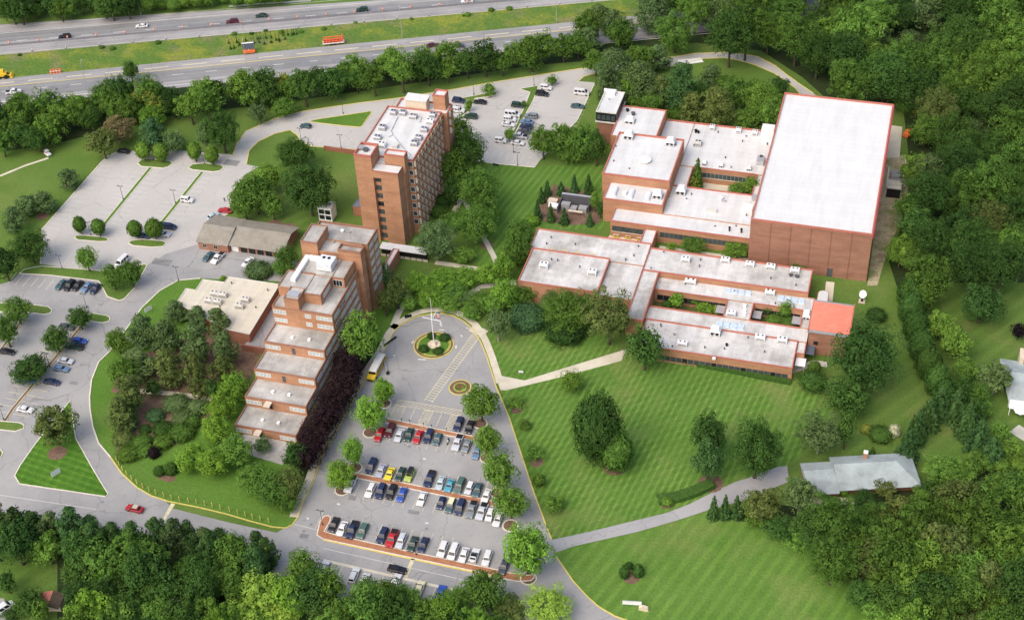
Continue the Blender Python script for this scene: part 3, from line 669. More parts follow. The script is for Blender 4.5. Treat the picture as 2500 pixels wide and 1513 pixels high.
for k, (x, w) in enumerate(((58.6,2.6),(68.9,2.4),(79.9,2.4))):
    mb = MB(); mb.box(x-w/2, x+w/2, 9.0, 12.3, 2.4, 2.6); b.part('canopy', mb, 'steel')
mb = MB(); mb.box(81.9, 84.6, -8.7, -5.5, 2.9, 3.1); b.part('canopy', mb, 'white')
b.parts('canopy_post', [(82.0,82.2,-8.6,-8.4,0,2.9),(84.2,84.4,-8.6,-8.4,0,2.9)], 'grey')
b.done()
def court(x0, x1, y0, y1): sheet('courtyard', [(x0,y0),(x1,y0),(x1,y1),(x0,y1)], 'groundcover', .04, closedworld=True)
court(39.2, 60, 5.5, 13); court(67.5, 81.3, 5.5, 13)

b = Bld('school_annex', 'brick annex with coral red metal roof and rounded entrance at the school end', 'school annex', (89.5, 7), 'brick_red', 'roof_red', 'grey')
b.W.walls(84.2, 94.6, .4, 13.6, 0, 7.9)
zz = 8.1
b.R.face([(84.0,1.1,zz),(94.8,1.1,zz),(94.8,12.9,zz+.45),(84.0,12.9,zz+.45)]); b.R.box(84.0,94.8,1.1,12.9,7.7,8.05)
b.parts('gutter', [(84.0,94.8,.15,1.08,7.75,8.0),(84.0,94.8,12.92,13.8,7.75,8.3)], 'grey')
b.parts('fascia', [(94.82,95.1,.1,13.9,7.5,8.7),(83.8,83.98,.1,13.9,7.5,8.3)], 'coping_red')
b.put('window', window(1.2, 1.3, 'glass_dark', 'brick_dark', 1, .1), 86.3, .4, 3.4)
mb = MB(); pts = [(84.3+1.6+1.6*math.cos(a*math.pi/10), 21.8+1.5*math.sin(a*math.pi/10)) for a in range(11)]
pts = [(84.3,13.65),(87.5,13.65)] + [(87.5,21.8)] + pts[1:-1] + [(84.3,21.8)]
mb.prism(pts, 0, 4.4); b.part('entrance_lobby', mb, 'brick')
mb = MB(); mb.prism([(84.55,13.7),(87.25,13.7)]+[(85.9+1.35*math.cos(a*math.pi/10), 21.8+1.25*math.sin(a*math.pi/10)) for a in range(11)], 4.4, 4.5); b.part('lobby_roof', mb, 'roof_white')
mb = MB(); mb.box(84.0, 86.3, -3.3, .36, 2.8, 3.0); b.part('canopy', mb, 'slateblue')
b.done()

# --- tower A
b = Bld('high_rise', 'nine storey orange brick high rise with white roof full of air conditioners', 'high rise', (-46, 43), 'brick', 'roof_white')
b.block(-55.6, -37.8, 29.3, 56.8, 27.0, cop='NSEW', cw=.4, par=.4)
b.block(-53.2, -36.1, 56.82, 62.5, 26.6, cop='NEW', cw=.4, par=.5)
b.block(-53.7, -48.3, 22.6, 29.28, 31.4, cop='NSEW', cw=.45, par=.8)
b.block(-48.28, -40.1, 22.0, 26.1, 26.7, z0=24.2, cop='S', cw=.3, par=.2); b.W.face([(-48.28,22,24.2),(-40.1,22,24.2),(-40.1,26,24.2),(-48.28,26,24.2)])
b.W.walls(-45.6, -40.1, 22.01, 26.1, 0, 24.2); b.W.face([(-48.3,23.6,0),(-45.6,23.6,0),(-45.6,23.6,24.2),(-48.3,23.6,24.2)])
b.W.walls(-44, -39.6, 26.12, 29.25, 0, 26.5)
b.block(-45.6, -39.2, 26.1, 28.9, 30.3, z0=24, cop='NSEW', cw=.3, par=.45)
b.R.face([(-48.2,26.1,26.5),(-40.1,26.1,26.5),(-40.1,29.3,26.5),(-48.2,29.3,26.5)])
b.block(-41.2, -37.2, 59.0, 62.6, 31.4, z0=26, cop='NSEW', cw=.35, par=.5)
mb = MB(); mb.box(-49.6, -42.9, 57.2, 60.4, 26.2, 29.7); ph = b.part('penthouse', mb, 'tan')
mb = MB(); mb.box(-49.9, -42.6, 56.9, 60.7, 29.7, 30.1); b.part('penthouse_roof', mb, 'roof_gym', ph)
# bay windows with precast fins
mb = MB(); mb.box(-1.05, 1.05, -.02, .02, 0, 1.55, 0); mb.box(-1.2, -1.02, -.62, .02, -.1, 1.75, 1); mb.box(-1.02, 1.3, -.3, .02, -.22, -.02, 1); mb.box(-1.02, 1.05, -.5, .02, 1.57, 1.8, 2)
bay_d = mb.mesh('window', [M['glass_dark'], M['fin'], M['brick']])
mb2 = MB(); mb2.v, mb2.f, mb2.m = mb.v, mb.f, mb.m; bay_g = mb2.mesh('window', [M['glass_grey'], M['fin'], M['brick']])
rr = random.Random(3)
for fl in range(9):
    for i in range(9):
        b.put('window', bay_d if rr.random() < .7 else bay_g, -37.8, 30.9+i*3.05, .75+fl*3.0-.15, 'E')
for fl in (6, 7, 8): b.put('window', bay_g, -36.1, 59.6, .6+fl*3.0, 'E')
for fl in range(1, 9): b.put('window', window(1.3, 1.6, 'glass_grey', 'white', 1, .1), -38.75, 29.3, .7+fl*3-.1)
for fl in range(8): b.put('window', window(2.3, 1.5, 'glass_grey' if fl != 4 else 'glass_dark', 'darkgrey', 2, .08), -46.95, 23.6, 1.2+fl*2.95)
b.done()
# covered walkway
b = Bld('covered_walkway', 'white roofed covered walkway with dark sides between the two towers', 'walkway', (-39, 16.5), 'black', 'roof_gym', 'white')
b.R.box(-46.0, -31.0, 15.2, 18.4, 3.2, 3.35); b.W.walls(-45.6, -31.4, 15.9, 17.8, .6, 3.2)
mb = MB()
for i in range(8): mb.box(-45.8+i*1.9, -44.2+i*1.9, 15.75, 15.88, .05, .9)
b.part('parapet', mb, 'fin')
b.done()
b = Bld('brick_link', 'small brick link with pale flat roof beside the stepped tower', 'link building', (-43, 12), 'brick', 'roof_white'); b.block(-41.3, -39.4, 2.2, 15.0, 4.2, cop='SEW', cw=.4); b.done()
# slate-blue stair hood and retaining wall west of tower A
b = Bld('brick_shed', 'small brick annex with slate blue sloping roof against the high rise', 'annex', (-60, 40), 'brick_dark', 'slateblue')
q = P(845,447); b.W.walls(-61.4, -55.65, 33.6, 36.6, 0, 3.6); b.R.face([(-61.5,33.5,3.6),(-55.66,33.5,3.8),(-55.66,40.5,7.5),(-58.5,38.5,6.0)]); b.R.face([(-61.5,33.5,3.6),(-58.5,38.5,6.0),(-61.5,36.7,3.6)]); b.done()
mb = MB(); ribbon(mb, site([(792,366),(868,377)]), .5, 0, 1.6); tag(mb.build('retaining_wall', M['brick_dark']), 'low red brick retaining wall between lawn and parking behind the high rise', 'wall')

# --- stepped tower
b = Bld('stepped_building', 'orange brick building stepping down in flat roofed terraces towards the car park', 'stepped building', (-49, -30), 'brick', 'roof_grey', 'coping_brown')
X0, X1 = -57.4, -39.8
fr = [(-65.5,3.0),(-57.7,6.1),(-50.2,9.4),(-42.4,12.6)]
for i, (y, z) in enumerate(fr):
    yb = fr[i+1][0] if i < 3 else -34.6
    b.block(X0, X1, y, yb+.02 if i < 3 else yb+.02, z, cop='SEW', cw=.38, par=.3)
b.block(X0, X1, -34.6, 2, 18.7, cop='SEW', cw=.38, par=.3)
b.block(-53.4, -49.2, -34.63, -29.5, 22.3, z0=0, cop='SEW', cw=.35, par=.3)
b.block(-49.18, -44.2, -30.9, -22.6, 21.8, z0=18, cop='SE', cw=.3, par=.25)
b.block(-57.3, -49.2, -29.48, -22.2, 21.8, z0=18, cop='NW', cw=.35, par=.25); b.block(-53.5, -44.2, -22.58, -14.6, 21.8, z0=18, cop='W', cw=.3, par=.25)
b.block(-44.18, -40.6, -22.6, -14.6, 21.8, z0=18, cop='SE', cw=.3, par=.25)
b.block(-55.9, -38.4, -9.0, -1.2, 23.9, cop='NEW', cw=.4, par=.6); b.block(-55.9, -39.8, -14.5, -9.02, 23.9, cop='W', cw=.4, par=.6)
b.block(-55.95, -51.0, -14.9, -6.6, 26.6, z0=0, cop='NSEW', cw=.35, par=.3)
b.block(-45.2, -38.4, -14.55, -11.6, 25.2, z0=0, cop='NSEW', cw=.4, par=.7)
pale = lambda w, n: window(w, 1.15, 'glass_pale', 'white', n, .09)
for y, z in fr:
    b.put('window', pale(4.2, 4), -54.9, y, z-2.2); b.put('window', pale(4.2, 4), -42.4, y, z-2.2)
    if z > 7: b.put('door', door(1.0, 2.1, 'darkgrey'), -48.9, y, z-3.0)
for z in (16.4, 13.5):
    b.put('window', pale(3.6, 4), -55.3, -34.6, z); b.put('window', pale(1.6, 2), -47.0, -34.6, z); b.put('window', pale(4.4, 4), -42.3, -34.6, z)
b.put('window', pale(4.6, 5), -44.2, -26.8, 19.6, 'E'); b.put('window', window(2.6, 1.9, 'glass_dark', 'white', 3, .08), -42.6, -22.6, 19.0)
for k in range(6):                                            # ribbon of windows on the car park side
    y0 = [-64.8, -57, -49.4, -41.6, -33.8, -33.8][k]; n = [12, 11, 9, 7, 4, 4][k]
    for i in range(n):
        y = y0 + 2.2 + i*4.2
        if y < -15: b.put('window', pale(3.5, 4) if (i*5+k*3) % 4 else window(3.5, 1.15, 'glass_grey', 'white', 4, .09), -39.8, y, .9+k*3.05, 'E')
for k in range(2, 8):
    for y in (-6.9, -3.2): b.put('window', pale(2.6, 3), -38.4, y, .9+k*2.95, 'E')
for i, (y, z) in enumerate(fr[:2]):                           # entrance canopies of the lower terraces
    mb = MB(); mb.box(-51.2, -49.4, y-2.2, y-.05, z-.5, z-.2); b.part('canopy', mb, 'tan')
    mb = MB(); mb.box(-50.6, -49.6, y-.02, y+.02, z-3, z-.6); b.part('door', mb, 'black')
mb = MB(); mb.box(-54.6, -53.2, -26.8, -15.6, 21.6, 22.6); mb.box(-53.2, -49.2, -16.9, -15.4, 21.6, 22.6); b.part('duct', mb, 'white')
mb = MB(); mb.box(-49.4, -45.0, -20.6, -16.2, 21.9, 24.0); ah = b.part('air_handler', mb, 'skylight_w')
for x in (-48.2, -46.7): mb = MB(); mb.cyl((x,-17.4,24),(x,-17.4,24.1),.5,.5,10); b.part('fan', mb, 'black', ah)
mb = MB(); mb.box(-53.0,-49.6,-33.5,-31.6,22.05,22.6); b.part('vent', mb, 'steel')
b.done()

# --- flat beige-roofed block
b = Bld('flat_roofed_building', 'low building with broad beige flat roof west of the stepped building', 'flat roofed building', (-80,-20), 'brick_dark', 'roof_beige', 'offwhite')
pts = [(-94.1,-23.8),(-94.3,-17.1),(-91.2,-17.2),(-91.3,-12.2),(-84.5,-11.9),(-84.4,-9.3),(-68.1,-9.2),(-67.7,-32),(-75,-31.4)][::1]
pts = pts[::-1]
b.W.prism(pts, 0, 4.2); b.R.prism(pts, 4.2, 4.32)
ribbon(b.C, pts, .35, 4.3, 4.5, closed=True); b.done()
mb = MB(); mb.prism([(-69.2,-34.2),(-58,-34.2),(-58,-13),(-67.6,-12.8)], 0, 1.2); tag(mb.build('paved_terrace', M['driveway']), 'grey paved terrace squeezed between beige flat roof and stepped building', 'terrace')
mb = MB(); mb.box(-69.4,-57.5,-34.6,-34.25,0,2.3); tag(mb.build('brick_wall', M['brick_dark']), 'short brick wall closing the terrace below the stepped building', 'wall')

# --- garage
b = Bld('garage', 'single storey brick garage with brown gable roof and dark garage doors', 'garage', (-88, 13), 'brick_red', 'shingle', 'fin')
b.W.walls(-102.1, -92.2, 6.6, 20, 0, 3.0); b.W.walls(-92.2, -74.6, 8.0, 19.5, 0, 2.9)
def gable(mb, x0, x1, ya, yr, yb, ze, zr, t=.15):
    mb.face([(x0,ya,ze),(x1,ya,ze),(x1,yr,zr),(x0,yr,zr)]); mb.face([(x0,yr,zr),(x1,yr,zr),(x1,yb,ze),(x0,yb,ze)])
    mb.face([(x0,ya,ze-t),(x0,yr,zr-t),(x1,yr,zr-t),(x1,ya,ze-t)]); mb.face([(x0,yr,zr-t),(x0,yb,ze-t),(x1,yb,ze-t),(x1,yr,zr-t)])
    mb.face([(x0,ya,ze-t),(x1,ya,ze-t),(x1,ya,ze),(x0,ya,ze)])
    for x in (x0, x1): mb.face([(x,ya,ze-t),(x,ya,ze),(x,yr,zr),(x,yb,ze),(x,yb,ze-t),(x,yr,zr-t)])
gable(b.R, -102.6, -92.0, 6.2, 12.8, 20.6, 3.0, 5.2); gable(b.R, -92.3, -74.0, 6.9, 14.2, 20.4, 2.9, 4.9)
b.W.face([(-74.6,8,2.9),(-74.6,19.5,2.9),(-74.6,14.2,4.75)]); b.W.face([(-102.1,6.6,3),(-102.1,12.8,5.05),(-102.1,20,3)])
b.put('window', window(1.2, 1.2, 'glass_dark', 'fin', 2, .08), -100.0, 6.6, 1.0); b.put('window', window(1.2, 1.2, 'glass_dark', 'fin', 2, .08), -96.4, 6.6, 1.0)
b.put('door', door(2.3, 2.3, 'white'), -90.6, 8.0, 0)
for i in range(5): b.put('garage_door', door(2.1, 2.3, 'black'), -87.6+i*2.75, 8.0, 0)
b.done()

# --- house with grey roof
b = Bld('house', 'long dark brick house with hipped pale grey shingle roof among the trees', 'house', (104,-46), 'brick_dark', 'slate', 'fin')
ex = Vector((math.cos(rad(18)), math.sin(rad(18)))); ey = Vector((-ex.y, ex.x)); O = P(2048, 1197, 3); O = Vector((O.x, O.y))
def L2(a, c, z): q = O + ex*a + ey*c; return (q.x, q.y, z)
def roofh(a0, a1, c0, c1, cr, ze, zr, hip):
    R = b.R
    R.face([L2(a0,c0,ze),L2(a1,c0,ze),L2(a1-hip,cr,zr),L2(a0,cr,zr)]); R.face([L2(a0,cr,zr),L2(a1-hip,cr,zr),L2(a1,c1,ze),L2(a0,c1,ze)])
    R.face([L2(a1,c0,ze),L2(a1,c1,ze),L2(a1-hip,cr,zr)])
    for c, d in ((c0,-1),(c1,1)): R.face([L2(a0,c,ze-.2),L2(a1,c,ze-.2),L2(a1,c,ze),L2(a0,c,ze)])
    R.face([L2(a0,c0,ze-.2),L2(a0,c0,ze),L2(a0,cr,zr),L2(a0,c1,ze),L2(a0,c1,ze-.2)])
roofh(0, 20.5, .2, 11.8, 7.0, 2.7, 5.0, 5.0); roofh(-7.6, .2, -.5, 10.4, 6.2, 2.55, 4.2, 0)
for a0, a1, c0, c1 in ((.4,20,1.6,11.2),(-7.2,.4,.8,9.8)):
    q = [L2(a0,c0,0),L2(a1,c0,0),L2(a1,c1,0),L2(a0,c1,0)]; b.W.prism([(p[0],p[1]) for p in q], 0, 2.4)
mb = MB(); c = L2(8.6, 10.0, 0); mb.box(c[0]-.5,c[0]+.5,c[1]-.5,c[1]+.5,3.4,5.5); ch = b.part('chimney', mb, 'brick'); mb = MB(); mb.box(c[0]-.55,c[0]+.55,c[1]-.55,c[1]+.55,5.5,5.75); b.part('chimney_cap', mb, 'white', ch)
for a in (-5.8,-3.6,-1.6): 
    mb = MB(); q = L2(a, .78, 0); o = b.put('window', window(1.2,.9,'glass_dark','white',2,.08), q[0], q[1], 1.2); o.rotation_euler.z = rad(18)
for a in (2.5, 5.0, 7.5): q = L2(a, 1.58, 0); o = b.put('window', window(1.5,1.1,'glass_dark','white',2,.08), q[0], q[1], 1.1); o.rotation_euler.z = rad(18)
b.done()
# neighbour house at the right edge
b = Bld('house', 'grey roofed neighbouring house cut by the right picture edge', 'house', (145,-1), 'white', 'slate', 'fin')
b.R.face([(134.6,6.6,2.9),(152,6.6,2.9),(152,-1,5.4),(137.5,-1,5.4)]); b.R.face([(137.5,-1,5.4),(152,-1,5.4),(152,-9.5,2.9),(137.2,-9.5,2.9)]); b.R.face([(134.6,6.6,2.9),(137.5,-1,5.4),(137.2,-9.5,2.9)])
b.W.walls(137.6,152,-9,6,0,2.88)
mb = MB(); mb.face([(137.6,-9.2,3.0),(152,-9.2,3.0),(152,-12.2,2.5),(137.6,-12.2,2.5)]); mb.box(137.7,137.9,-12.1,-11.9,0,2.5); b.part('porch', mb, 'white')
for i in range(4): b.put('window', window(1.3,1.2,'glass_dark','white',2,.1), 139+i*2.4, -9, 1.0)
mb = MB(); mb.box(139.5,140.6,5,9.5,0,5.2); b.part('porch', mb, 'tan')
b.done()
# generator yard
b = Bld('equipment_yard', 'dark walled equipment yard with grey screen wall among clipped evergreens', 'equipment yard', (6,53), 'darkgrey', 'grey', 'steel')
c0 = P(1374,482,3.4); c1 = P(1441,490,3.4)
b.W.box(1.0, 10.4, 54.0, 54.35, 0, 3.5); b.C.box(.9, 10.5, 54.36, 55.2, 3.2, 3.55); b.W.box(.8, 1.15, 48.5, 53.98, 0, 2.4); b.W.box(10.2, 10.5, 50.5, 53.98, 0, 2.6)
b.R.box(1.6, 4.3, 50.6, 52.4, 0, 2.3); b.R.box(4.6, 6.6, 49.8, 52, 0, 1.5); b.R.box(7.2, 9.8, 50.2, 52.4, 0, 1.7)
mb = MB(); mb.cyl((-2.2,50.8,1.3),(1.0,50.4,1.3),1.0,1.0,12); b.part('tank', mb, 'white'); mb = MB(); mb.box(4.4,8.9,48.6,49.4,1.3,1.5); mb.box(-3.4,-.4,53,55,.2,1.1); b.part('rack', mb, 'tan'); b.done()
# cooling tower
b = Bld('cooling_tower', 'white boxy cooling tower with dark louvres behind the stepped building', 'cooling tower', (-68.5,30), 'white', 'white')
b.W.box(-71,-66.6,28.4,32.4,.4,5.2); b.done()
o = b.r
for i in range(2):
    for z in (1.0, 3.1): mb = MB(); mb.box(-70.7+i*2.1,-69.0+i*2.1,28.3,28.42,z,z+1.5); mb.build('louvre', M['black'], o)
for i in range(2): mb = MB(); mb.cyl((-69.9+i*2.2,30.4,5.2),(-69.9+i*2.2,30.4,5.7),.85,.9,12); mb.build('fan', M['steel'], o)
# loading dock east of the gymnasium
b = Bld('loading_dock', 'pale concrete loading dock with dark pit and white canopy behind the gymnasium', 'loading dock', (101,90), 'offwhite', 'path')
b.W.box(98.2,98.7,80.5,95,0,1.0); b.W.box(103.0,103.25,80.5,101,0,.7); b.R.box(98.7,103.0,79.5,84,3.2,3.5); b.W.box(98.7,99,79.6,83.8,0,3.2); b.done()
for y0,y1 in ((84.2,88.5),(89.0,93)): mb = MB(); mb.box(99.5,102.8,y0,y1,.05,1.3); mb.build('container', M['grey'], b.r)
mb = MB(); mb.box(98.8,102.9,79.3,79.52,.0,3.1); mb.build('door', M['black'], b.r)
# ------------------------------------------------------------------ trees and shrubs
rt = random.Random(11)
def rdir(r):
    z = r.uniform(-1, 1); a = r.uniform(0, 2*math.pi); q = math.sqrt(1-z*z); return Vector((q*math.cos(a), q*math.sin(a), z))
def leafquad(mb, p, nrm, s, r, lx=1.0):
    t = nrm.cross(rdir(r))
    if t.length < 1e-4: t = nrm.orthogonal()
    t.normalize(); k = nrm.cross(t); a = s*lx*r.uniform(.7, 1.2)*.5; c = s*r.uniform(.6, 1.0)*.5
    mb.v += [tuple(p - t*a), tuple(p - k*c + nrm*s*.1), tuple(p + t*a), tuple(p + k*c + nrm*s*.1)]
    b = len(mb.v); mb.f.append((b-4, b-3, b-2, b-1)); mb.m.append(0)
def fib(n, r):
    for i in range(n):
        z = 1 - 2*(i+.5)/n; a = i*2.39996 + r.uniform(-.35, .35); q = math.sqrt(max(0, 1-z*z)); yield Vector((q*math.cos(a), q*math.sin(a), z))
def blob(mb, c, rad_, n, s, r, flat=1.0, up=.34, out=.95, lx=1.0):
    for _ in range(n):
        d = rdir(r)
        if d.z < -.35 and r.random() < .6: d.z = -d.z
        p = c + Vector((d.x, d.y, d.z*flat))*rad_*r.uniform(.72, 1.08)
        nn = (d*out + rdir(r)*.34 + Vector((0, 0, up))).normalized(); leafquad(mb, p, nn, s, r, lx)
def crown_broad(seed, nb, nl, s, br, rough=.21, gap=0.05):
    r = random.Random(seed); mb = MB()
    for d in fib(nb, r):
        if r.random() < gap: continue
        rr_ = r.uniform(1-rough*2.2, 1.0) * (1-br*.62); c = Vector((d.x*rr_, d.y*rr_, d.z*rr_*(.92 if d.z > 0 else .74)))
        blob(mb, c, br*r.choice((.6,.8,.95,1.1,1.35)), int(nl*r.uniform(.8, 1.2)), s, r, .85)
    for _ in range(nb*5):
        d = rdir(r)*r.uniform(.35, .62); leafquad(mb, d, rdir(r), s*2.6, r)
    return mb.mesh('crown', M['leaf'])
def crown_pine(seed, nb, nl, s):
    r = random.Random(seed); mb = MB(); lean = rdir(r)*.12
    for i in range(nb):
        z = -0.9 + 1.85*(i+.5)/nb; env = (1-abs(max(0, z)))**.55 if z > 0 else 1-.45*z*z; a = i*2.4 + r.uniform(-.6, .6)
        q = env*r.uniform(.2, .8); c = Vector((q*math.cos(a), q*math.sin(a), z*.92)) + lean*z
        blob(mb, c, r.uniform(.2, .36)*(.6+.5*env), nl, s, r, .5, .35, .6, 2.0)
    return mb.mesh('crown', M['leaf'])
def crown_spruce(seed, tiers, nl, s):
    r = random.Random(seed); mb = MB()
    for t in range(tiers):
        f = (t+.5)/tiers; z = -1 + 2*f; R0 = (1-f)**.7*1.02 + .03; n = max(3, int(9*(1-f)+2))
        for k in range(n):
            a = 2*math.pi*k/n + t*1.1 + r.uniform(-.2, .2); Lb = R0*r.uniform(.8, 1.1)
            for j in range(nl):
                q = r.uniform(.12, 1.0); p = Vector((math.cos(a)*q*Lb, math.sin(a)*q*Lb, z - .16*q*Lb + r.uniform(-.05, .05))); p += rdir(r)*.07*(.5+R0)
                leafquad(mb, p, (Vector((math.cos(a)*.6, math.sin(a)*.6, .7)) + rdir(r)*.5).normalized(), s*(.6+.5*R0), r, 1.7)
    return mb.mesh('crown', M['leaf'])
def crown_dense(seed, nl, s, egg=0.0, bump=.07, zmin=-1):
    r = random.Random(seed); mb = MB(); ph = [(rdir(r), r.uniform(2, 6)) for _ in range(9)]
    for _ in range(nl):
        d = rdir(r)
        if d.z < zmin: d.z = zmin*r.random()
        k = 1 - bump + bump*sum(math.sin(f*4*d.dot(q)+f) for q, f in ph)/2.2
        e = 1 - egg*max(0, d.z)**1.5*.5
        p = Vector((d.x*k*e, d.y*k*e, d.z*k))*r.uniform(.86, 1.02); leafquad(mb, p, (d + rdir(r)*.5).normalized(), s, r)
    for _ in range(nl//3):
        d = rdir(r); d.z = max(d.z, zmin); leafquad(mb, d*r.uniform(.55, .8), (d+rdir(r)*.4).normalized(), s*2.4, r)
    return mb.mesh('crown', M['leaf'])
CR = {
 'broad': {0: [crown_broad(10+i, 15, 62, .155, .46) for i in range(4)], 1: [crown_broad(20+i, 44, 78, .088, .30) for i in range(6)], 2: [crown_broad(30+i, 105, 78, .052, .205) for i in range(5)]},
 'clump': {0: [crown_broad(40+i, 13, 60, .15, .42, .3, .16) for i in range(3)], 1: [crown_broad(50+i, 34, 80, .09, .27, .3, .18) for i in range(5)], 2: [crown_broad(60+i, 74, 88, .055, .19, .28, .16) for i in range(4)]},
 'pine': {0: [crown_pine(70+i, 22, 40, .14) for i in range(3)], 1: [crown_pine(80+i, 46, 46, .095) for i in range(5)], 2: [crown_pine(90+i, 70, 60, .06) for i in range(3)]},
 'spruce': {0: [crown_spruce(100+i, 15, 16, .19) for i in range(4)], 1: [crown_spruce(110+i, 20, 24, .13) for i in range(3)], 2: [crown_spruce(115+i, 26, 34, .09) for i in range(2)]},
 'egg': {0: [crown_dense(120+i, 2200, .15, .5, .08) for i in range(3)], 1: [crown_dense(124+i, 4200, .1, .5, .08) for i in range(2)], 2: [crown_dense(128, 5000, .06, .5)]},
 'shrub': {0: [crown_dense(130+i, 1200, .17, 0, .13, -.55) for i in range(4)], 1: [crown_dense(136+i, 2800, .1, 0, .16, -.55) for i in range(3)], 2: [crown_dense(139, 4500, .07, 0, .12, -.55)]},
}
def trunkmesh(seed, mat):
    r = random.Random(seed); mb = MB(); mb.cyl((0,0,-.02),(.01,0,.55),.055,.036,8); mb.cyl((.01,0,.55),(-.02,.02,1.0),.036,.014,7)
    for k in range(5):
        a = k*1.26 + r.uniform(-.3,.3); z = r.uniform(.38,.7); q = r.uniform(.22,.36); mb.cyl((0,0,z),(q*math.cos(a),q*math.sin(a),z+r.uniform(.18,.3)),.02,.007,5)
    return mb.mesh('trunk', M[mat])
TR = [trunkmesh(i, 'bark') for i in range(3)]; TRP = [trunkmesh(9, 'bark_pale')]
TONE = {'mid': (0.092, 0.18, 0.034), 'bright': (0.1512, 0.2903, 0.0405), 'dark': (0.046, 0.1, 0.025), 'deep': (0.06, 0.13, 0.03), 'olive': (0.112, 0.155, 0.046), 'grey': (0.105, 0.175, 0.0672), 'lime': (0.25, 0.3875, 0.0625), 'blue': (0.07, 0.15, 0.062), 'pine': (0.0961, 0.1581, 0.0589), 'spruce': (0.06, 0.13, 0.042), 'purple': (0.03, 0.017, 0.021), 'brown': (0.18, 0.156, 0.084), 'white': (0.504, 0.54, 0.408), 'black': (0.02, 0.014, 0.018), 'gold': (0.208, 0.247, 0.0455), 'fresh': (0.125, 0.238, 0.042)}
def jit(c, r, k=.14):
    f = 1 + r.uniform(-k, k); h = r.uniform(-.06, .06); return (c[0]*f*(1+h), c[1]*f, c[2]*f*(1-h))
DEP = 0
def fit(u, v, w, h, clear):
    p = P(u, v, 4.0); s = FPX/depth(p); vd = (p - CAM).normalized(); sd = -vd.z; cd = math.sqrt(1-sd*sd)
    a = w/2/s; q = (h/2/s)**2 - (a*sd)**2; b = math.sqrt(q)/cd if q > 0 else .35*a
    b = max(.55*a, min(2.6*a, b)); zc = b*.97 + clear*b; p = P(u, v, zc); return p, a, b, zc
NAMES = {'broad': ('broadleaf_tree', 'broadleaf tree'), 'clump': ('broadleaf_tree', 'broadleaf tree'), 'pine': ('pine_tree', 'pine'), 'spruce': ('spruce_tree', 'spruce'), 'egg': ('clipped_tree', 'round tree'), 'shrub': ('shrub', 'shrub')}
def tree(u, v, w, h, kind, tone, label, group=None, clear=None, name=None, cat=None, rnd=rt, jk=.14, dim=1.0):
    if clear is None: clear = {'shrub': -.42, 'egg': .4, 'spruce': .04, 'pine': .2}.get(kind, .18)
    if kind == 'shrub': w *= 1.15; h *= 1.1
    p, a, b, zc = fit(u, v, w, h, clear); sz = 0 if a < 2.9 else (1 if a < 6.4 else 2)
    me = rnd.choice(CR[kind][sz]); col = tuple(x*dim for x in jit(TONE[tone], rnd, jk)); nm, ct = NAMES[kind]; rz = rnd.uniform(0, 6.28)
    if kind == 'shrub':
        o = inst(name or nm, me, None, (p.x, p.y, zc), rz, (a*1.02, a*1.02, b*1.02), col); tag(o, label, cat or ct, group); return o
    root = thing(name or nm, label, cat or ct, (p.x, p.y, 0), 0, group)
    inst('crown', me, root, (0, 0, zc), rz, (a*1.1, a*1.1, b*1.07), col)
    t = max(3.0, zc); inst('trunk', rnd.choice(TRP if tone in ('grey', 'brown') else TR), root, (0, 0, 0), rz, (min(t, 9)*.95 if kind != 'spruce' else t*.5, min(t, 9)*.95 if kind != 'spruce' else t*.5, t*1.12 if kind in ('pine', 'spruce') else t*.98))
    return root
ORD = 'first second third fourth fifth sixth seventh eighth ninth tenth eleventh twelfth thirteenth fourteenth fifteenth sixteenth'.split()
WORD = {'mid': 'green', 'bright': 'bright green', 'dark': 'dark green', 'deep': 'deep green', 'olive': 'olive green', 'grey': 'grey green', 'lime': 'lime green', 'blue': 'blue green', 'pine': 'dull green', 'spruce': 'dark', 'purple': 'dark purple', 'brown': 'thin brownish', 'white': 'white flowering', 'black': 'blackish', 'gold': 'yellow green', 'fresh': 'fresh green'}
def grove(place, items, group=None, noun=None, **kw):
    """single trees of one spot; labels tell them apart by colour and kind, then by their order along the row"""
    key = {}
    for it in items: key.setdefault((it[4], it[5]), []).append(it)
    for it in items:
        same = sorted(key[(it[4], it[5])]); k = same.index(it); nn = noun or NAMES[it[4]][1]
        lab = f"{WORD[it[5]]} {nn} {place}" if len(same) == 1 else f"{ORD[k]} {WORD[it[5]]} {nn} from the left {place}"
        tree(*it[:6], lab, group or f"trees {place}", **kw)
B_, K_, PI_, S_, E_, H_ = 'broad', 'clump', 'pine', 'spruce', 'egg', 'shrub'
grove('at the edge of the highway belt', [(318,172,45,55,B_,'deep'),(293,224,78,92,B_,'dark'),(366,226,80,95,B_,'mid')])
grove('at the top corner of the left parking', [(285,318,95,75,K_,'brown'),(248,345,88,88,K_,'olive'),(375,325,72,80,PI_,'blue'),(424,345,62,58,B_,'grey'),(540,318,94,108,B_,'deep'),(500,330,40,75,B_,'grey')])
grove('on the bank beside the perimeter road', [(630,276,56,58,K_,'grey'),(694,262,66,54,B_,'mid')])
grove('on the far island of the left parking', [(349,367,37,43,E_,'fresh'),(391,370,39,44,E_,'fresh'),(474,368,34,45,E_,'fresh'),(516,377,35,43,E_,'fresh')])
grove('on the near island of the left parking', [(193,547,32,41,E_,'mid'),(239,553,35,41,E_,'mid'),(328,557,38,41,E_,'mid'),(375,556,44,48,E_,'mid')])
grove('on the slope left of the parking', [(166,434,58,52,PI_,'grey'),(62,502,66,60,PI_,'pine'),(102,493,70,60,PI_,'pine'),(31,536,60,62,PI_,'pine'),(71,600,102,95,B_,'deep'),(8,640,72,92,B_,'dark')])
grove('on the island between the two left parkings', [(210,630,56,66,B_,'fresh'),(274,674,62,70,B_,'mid'),(318,665,62,74,B_,'mid')])
